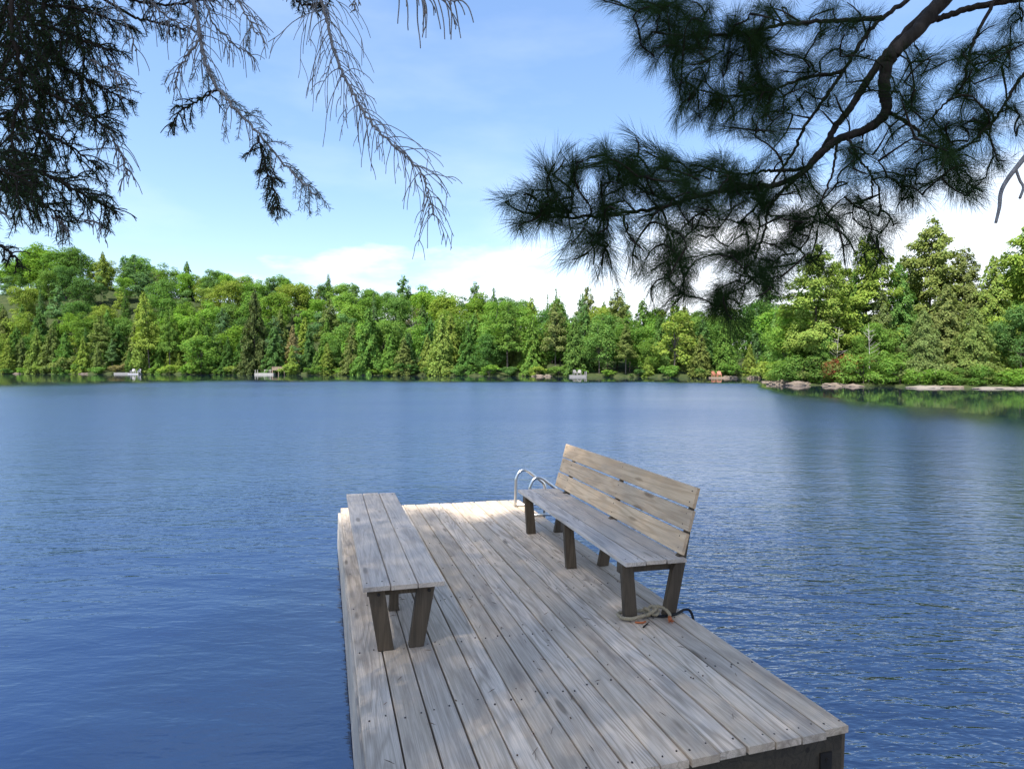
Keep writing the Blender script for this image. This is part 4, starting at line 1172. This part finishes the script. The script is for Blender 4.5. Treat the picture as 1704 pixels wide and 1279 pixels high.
for i in order:
    s = shoots[i]
    dd = np.linalg.norm(arr - s, axis=1)
    # prefer joining a little way back towards the trunk, so twigs sweep outwards
    back = np.linalg.norm(arr - root, axis=1) - np.linalg.norm(s - root)
    k = int(np.argmin(dd + 0.45 * np.maximum(back, -0.02)))
    p0 = arr[k]; d = s - p0; L = np.linalg.norm(d)
    if L < 0.03: s = s + rand_dir(pr, 1)[0] * 0.06; d = s - p0; L = np.linalg.norm(d)
    bend = rand_dir(pr, 1)[0] * L * 0.12 + np.array([0, 0, 0.05 * L])
    n = max(4, int(L / 0.035))
    P = spline([p0, p0 + d * 0.5 + bend, s], n)
    LMB[lid[k]][1].tube([loc_pine(p) for p in P], np.linspace(min(0.0035 + 0.008 * L, 0.008), 0.0022, n), 5)
    arr = np.vstack([arr, P[1:]]); lid += [lid[k]] * (len(P) - 1)
    dirn = unit(P[-1] - P[-2]) + 0.35 * rand_dir(pr, 1)[0] + np.array([0, 0, -0.05])
    px_, py_ = pix(s)
    dense = 1.0 if px_ < 1330 else 0.75
    Q = tuft(loc_pine(s + unit(dirn) * 0.03), dirn, pr, int(pr.uniform(150, 230) * dense), pr.uniform(0.085, 0.112), pr.uniform(0.11, 0.19), 0.00095)
    TQ.append(Q); TA.append(np.clip(pr.normal(0.5, 0.2) + pr.normal(0, 0.15, len(Q)), 0, 1))
for nm, m_ in LMB: m_.build(nm, M['pinebark'], pine, smooth=True)
nd = link('needles', quads_mesh('needles', np.concatenate(TQ), np.concatenate(TA), M['pineneedle']), pine)
nd.color = (0.022, 0.043, 0.017, 1)
# the pine's unseen crown above the view, filled out to shade the dock
SUNV = np.array(sv)
def shade_canopy(r, n, leaf, centre, rad, clump=40, uniform=1.0):
    """fine foliage filling a crown; open towards the lake so that the far end of the dock stays in the sun"""
    d = rand_dir(r, n); q = r.random(n) ** (1 / 2.6)
    C = np.array(centre) + d * q[:, None] * np.array(rad)
    cc = np.array(centre) + rand_dir(r, clump) * (r.random(clump) ** 0.4)[:, None] * np.array(rad)
    k = r.random(n) > uniform; i = r.integers(0, clump, n)
    C = np.where(k[:, None], cc[i] + r.normal(0, 0.55, (n, 3)), C)
    sh = C - SUNV * ((C[:, 2] - 0.4) / SUNV[2])[:, None]
    keep = sh[:, 1] < 6.05 + 0.18 * np.sin(sh[:, 0] * 4.1) + 0.12 * np.sin(sh[:, 0] * 9.0 + 2) + r.normal(0, 0.12, n)
    keep |= (sh[:, 0] > 3.2) | (sh[:, 0] < -2.0)
    keep &= C[:, 2] > 2.6 + 0.75 * np.maximum(C[:, 1], 0)
    C = C[keep]
    return leaf_quads(C, rand_dir(r, len(C)), np.full(len(C), leaf), r, 0.4)
V = shade_canopy(pr, 130000, 0.06, (PX - 0.6, PY - 0.6, 10.3), (4.2, 3.6, 4.2))
cr = link('crown', quads_mesh('crown', V - np.array([PX, PY, 0.2]), pr.random(len(V)), M['conif']), pine); cr.color = (0.06, 0.11, 0.04, 1)

# ---------------- spruce on the left
sr = np.random.default_rng(5)
SX, SY = -3.3, -1.7
spruce = empty('spruce_tree', (SX, SY, 0.2), 'dark spruce with dense boughs and bare dangling twigs at the upper left of the view', 'tree')
def loc_s(P): return np.asarray(P) - np.array([SX, SY, 0.2])
mb = MB(); mb.tube([(0.04 * math.sin(z), 0.03 * math.sin(z * 0.7), z) for z in np.linspace(-0.4, 17.0, 22)], [0.24 - 0.0105 * k for k in range(22)], 12)
mb.build('trunk', M['bark'], spruce, smooth=True)
DOWN = np.array([0, 0, -1.0])
def twig_curve(p, d, L, droop, n=9):
    """starts along d and bends over towards the ground"""
    P = [np.array(p)]; v = unit(np.array(d))
    for k in range(n - 1):
        v = unit(v + DOWN * droop / n * 1.6 + sr.normal(0, 0.075, 3))
        P.append(P[-1] + v * L / (n - 1) * (1 + sr.normal(0, 0.1)))
    return np.array(P)
def needles_on(P, r, per_m=800, L=0.013, w=0.0012):
    seg = np.linalg.norm(np.diff(P, axis=0), axis=1); tot = seg.sum(); n = max(6, int(tot * per_m))
    t = r.random(n) * (len(P) - 1.001); i = t.astype(int); f = (t - i)[:, None]
    B = P[i] * (1 - f) + P[i + 1] * f
    T = unit(P[i + 1] - P[i])
    rad = rand_dir(r, n); rad = unit(rad - T * (rad * T).sum(1)[:, None])
    return needle_quads(B, T * 0.75 + rad, L * r.uniform(0.7, 1.2, n), w, r)
def bough(pts, r0, spacing, Lt, droop, needle, sub=0.0, label=None, cloud=0, rt=0.0016, side=1.0, free=False, grey=False):
    """pts: photo path with distance; needle: function of t giving the share of twigs that carry needles"""
    n = max(14, len(pts) * 8)
    P = px_path(pts, n) + sr.normal(0, 0.0018, (n, 3))
    mb = MB(); NQ = []
    z = P[0][2] + 0.35
    if free: full = P; RR = np.linspace(r0, max(0.0018, r0 * 0.3), n)
    else: RR = np.concatenate([np.linspace(r0 * 1.8, r0, 9), np.linspace(r0, max(0.0018, r0 * 0.3), n)])
    Q = spline([np.array([SX, SY, z]), (np.array([SX, SY, z]) + P[0]) / 2 + np.array([0, 0, .08]), P[0]], 10)[:-1]
    if not free: full = np.vstack([Q, P])
    mb.tube([loc_s(p) for p in full], RR, 7)
    seg = np.concatenate([[0], np.cumsum(np.linalg.norm(np.diff(P, axis=0), axis=1))])
    tot = seg[-1]; s = spacing * 0.5; k = 0
    while s < tot:
        i = min(int(np.searchsorted(seg, s)) , n - 2); i = max(i, 1)
        p = P[i]; t = s / tot; T = unit(P[i + 1] - P[i - 1])
        pa = unit(np.cross(T, np.array([0, 1.0, 0]))); pb = unit(np.cross(T, pa))
        for sg in (-1, 1):
            if sr.random() > side: continue
            ph = sr.normal(0, 0.62)
            sd = pa * math.cos(ph) + pb * math.sin(ph)
            d = sd * sg * sr.uniform(0.5, 1.0) + T * sr.uniform(0.35, 0.9) + np.array([0, 0, sr.uniform(-0.25, 0.35)])
            # spread in the picture plane too
            L = Lt * (sr.uniform(0.55, 1.2) if sr.random() < 0.8 else sr.uniform(0.12, 0.4)) * (1.05 - 0.55 * t)
            C = twig_curve(p, d, L, droop * sr.uniform(0.6, 1.4))
            mb.tube([loc_s(q) for q in C], np.linspace(rt * 1.15, rt * 0.75, len(C)), 4)
            nd_ = sr.random() < needle(t)
            if nd_: NQ.append(needles_on(C, sr))
            if sr.random() < sub:
                for _ in range(sr.integers(1, 4)):
                    j = sr.integers(2, len(C) - 1); TT = unit(C[j] - C[j - 1])
                    d2 = TT + 0.9 * unit(np.cross(TT, sr.normal(size=3)))
                    C2 = twig_curve(C[j], d2, L * sr.uniform(0.25, 0.55), droop)
                    mb.tube([loc_s(q) for q in C2], np.linspace(rt, rt * 0.7, len(C2)), 4)
                    if nd_: NQ.append(needles_on(C2, sr))
        s += spacing * sr.uniform(0.6, 1.4); k += 1
    o = mb.build('bough', M['twig'] if grey or not NQ else M['pinebark'], spruce, smooth=True)
    if label: o['label'] = label
    if NQ:
        Q = np.concatenate(NQ); Q = Q - np.array([SX, SY, 0.2])
        c = link('needles', quads_mesh('needles', Q, np.clip(sr.normal(0.5, 0.25, len(Q)), 0, 1), M['spruceneedle']), o)
        c.color = (0.036, 0.06, 0.030, 1)
    return o
yes = lambda t: 0.97
dn = 1.55
for pts in [[(-60, 10, 1.5), (30, 30, 1.5), (110, 55, 1.5), (185, 85, 1.5)], [(-60, 60, 1.6), (40, 85, 1.6), (130, 125, 1.6), (205, 165, 1.6)], [(-60, 120, 1.45), (40, 140, 1.45), (120, 175, 1.45), (180, 215, 1.45)],
            [(-60, 185, 1.6), (30, 205, 1.6), (110, 240, 1.6), (165, 280, 1.6)], [(-60, 250, 1.5), (20, 268, 1.5), (95, 300, 1.5), (160, 335, 1.5), (195, 352, 1.5)], [(-60, 300, 1.6), (10, 315, 1.6), (70, 340, 1.6), (115, 372, 1.6)],
            [(-40, -20, 1.7), (60, 5, 1.7), (150, 20, 1.7), (215, 45, 1.7)], [(75, -60, 1.65), (72, 40, 1.65), (78, 120, 1.65), (68, 220, 1.65), (45, 300, 1.65)], [(30, -60, 1.4), (20, 40, 1.4), (35, 130, 1.4), (20, 230, 1.4), (35, 310, 1.4)],
            [(110, -60, 1.75), (125, 30, 1.75), (140, 110, 1.75), (130, 190, 1.75)], [(-60, 270, 1.3), (0, 280, 1.3), (60, 310, 1.3)]]:
    bough(pts, 0.006, 0.0135, 0.125, 0.7, yes, 0.85)
bough([(-50, 395, 1.4), (0, 408, 1.4), (22, 425, 1.4), (30, 445, 1.4)], 0.004, 0.014, 0.05, 0.6, yes, 0.4)
# hanging bough with needled patches
patch = lambda t: 0.0 if t < 0.28 else 0.75 if t < 0.5 else 0.35 if t < 0.66 else 0.95
bough([(300, -50, 1.6), (325, 20, 1.6), (340, 100, 1.6), (362, 145, 1.58), (390, 178, 1.57), (428, 219, 1.56), (466, 266, 1.55), (500, 300, 1.54), (525, 325, 1.53)], 0.0055, 0.017, 0.125, 0.9, patch, 0.35, 'bough with needle patches and bare twigs', grey=True, rt=0.0011)
bough([(360, 150, 1.6), (335, 165, 1.6), (300, 185, 1.6), (285, 215, 1.6)], 0.003, 0.014, 0.07, 1.0, lambda t: 0.7, 0.5, free=True)
bough([(430, 225, 1.55), (440, 270, 1.55), (455, 315, 1.55), (462, 350, 1.55)], 0.003, 0.013, 0.07, 1.0, lambda t: 0.95, 0.5, free=True)
# long dead bough
none = lambda t: 0.0
bough([(520, -50, 1.6), (534, 0, 1.6), (544, 34, 1.6), (553, 75, 1.59), (569, 119, 1.58), (588, 156, 1.57), (603, 184, 1.56), (628, 216, 1.55), (663, 250, 1.54), (691, 275, 1.53), (706, 297, 1.52), (713, 325, 1.52), (722, 358, 1.52)], 0.0048, 0.0145, 0.19, 1.1, none, 0.4, 'long bare grey bough with arching leafless twigs', rt=0.00105)
bough([(470, -30, 1.62), (500, 5, 1.62), (550, 12, 1.62)], 0.004, 0.012, 0.05, 0.6, yes, 0.5)
bough([(660, -40, 1.55), (690, -10, 1.55), (725, -6, 1.55), (758, 5, 1.55)], 0.003, 0.022, 0.15, 2.2, none, 0.3, 'bare twigs dangling at the top of the view', rt=0.0018)
bough([(600, -40, 1.6), (592, -8, 1.6), (590, 18, 1.6)], 0.002, 0.02, 0.035, 1.0, none, 0.2)
# bare twigs fringing the dense boughs
for pts, L in [([(170, -30, 1.6), (205, 30, 1.6), (228, 85, 1.6)], 0.11), ([(150, 190, 1.55), (185, 225, 1.55), (205, 265, 1.55), (212, 290, 1.55)], 0.11), ([(230, -30, 1.65), (262, 15, 1.65), (300, 40, 1.65), (335, 55, 1.65)], 0.13), ([(330, -30, 1.7), (350, 30, 1.7), (385, 70, 1.7), (420, 95, 1.7)], 0.11), ([(335, 60, 1.6), (300, 110, 1.6), (290, 150, 1.6)], 0.10), ([(140, 365, 1.5), (165, 372, 1.5), (178, 380, 1.5)], 0.06), ([(360, -40, 1.6), (400, 10, 1.6), (430, 60, 1.6)], 0.12), ([(85, 360, 1.5), (105, 372, 1.5), (115, 385, 1.5)], 0.05), ([(150, 100, 1.5), (190, 120, 1.5), (215, 140, 1.5)], 0.09), ([(-40, 345, 1.5), (-5, 350, 1.5), (15, 360, 1.5)], 0.07)]:
    bough(pts, 0.003, 0.017, L, 1.3, lambda t: 0.04, 0.3, rt=0.0011, grey=True, free=pts[0][0] > -30 and pts[0][1] > -20)
for pts in [[(215, 0, 1.7), (270, 8, 1.7), (330, 2, 1.7), (400, -8, 1.7)], [(225, 30, 1.75), (270, 40, 1.75), (310, 50, 1.75)]]:
    bough(pts, 0.004, 0.014, 0.06, 0.8, lambda t: 0.7, 0.5)
# the spruce's unseen crown, set in the sun's path to shade the dock
V = shade_canopy(sr, 330000, 0.05, (SX - 0.2, SY - 1.0, 12.6), (3.5, 3.5, 4.4))
cr = link('crown', quads_mesh('crown', V - np.array([SX, SY, 0.2]), sr.random(len(V)), M['conif']), spruce); cr.color = (0.05, 0.085, 0.035, 1)
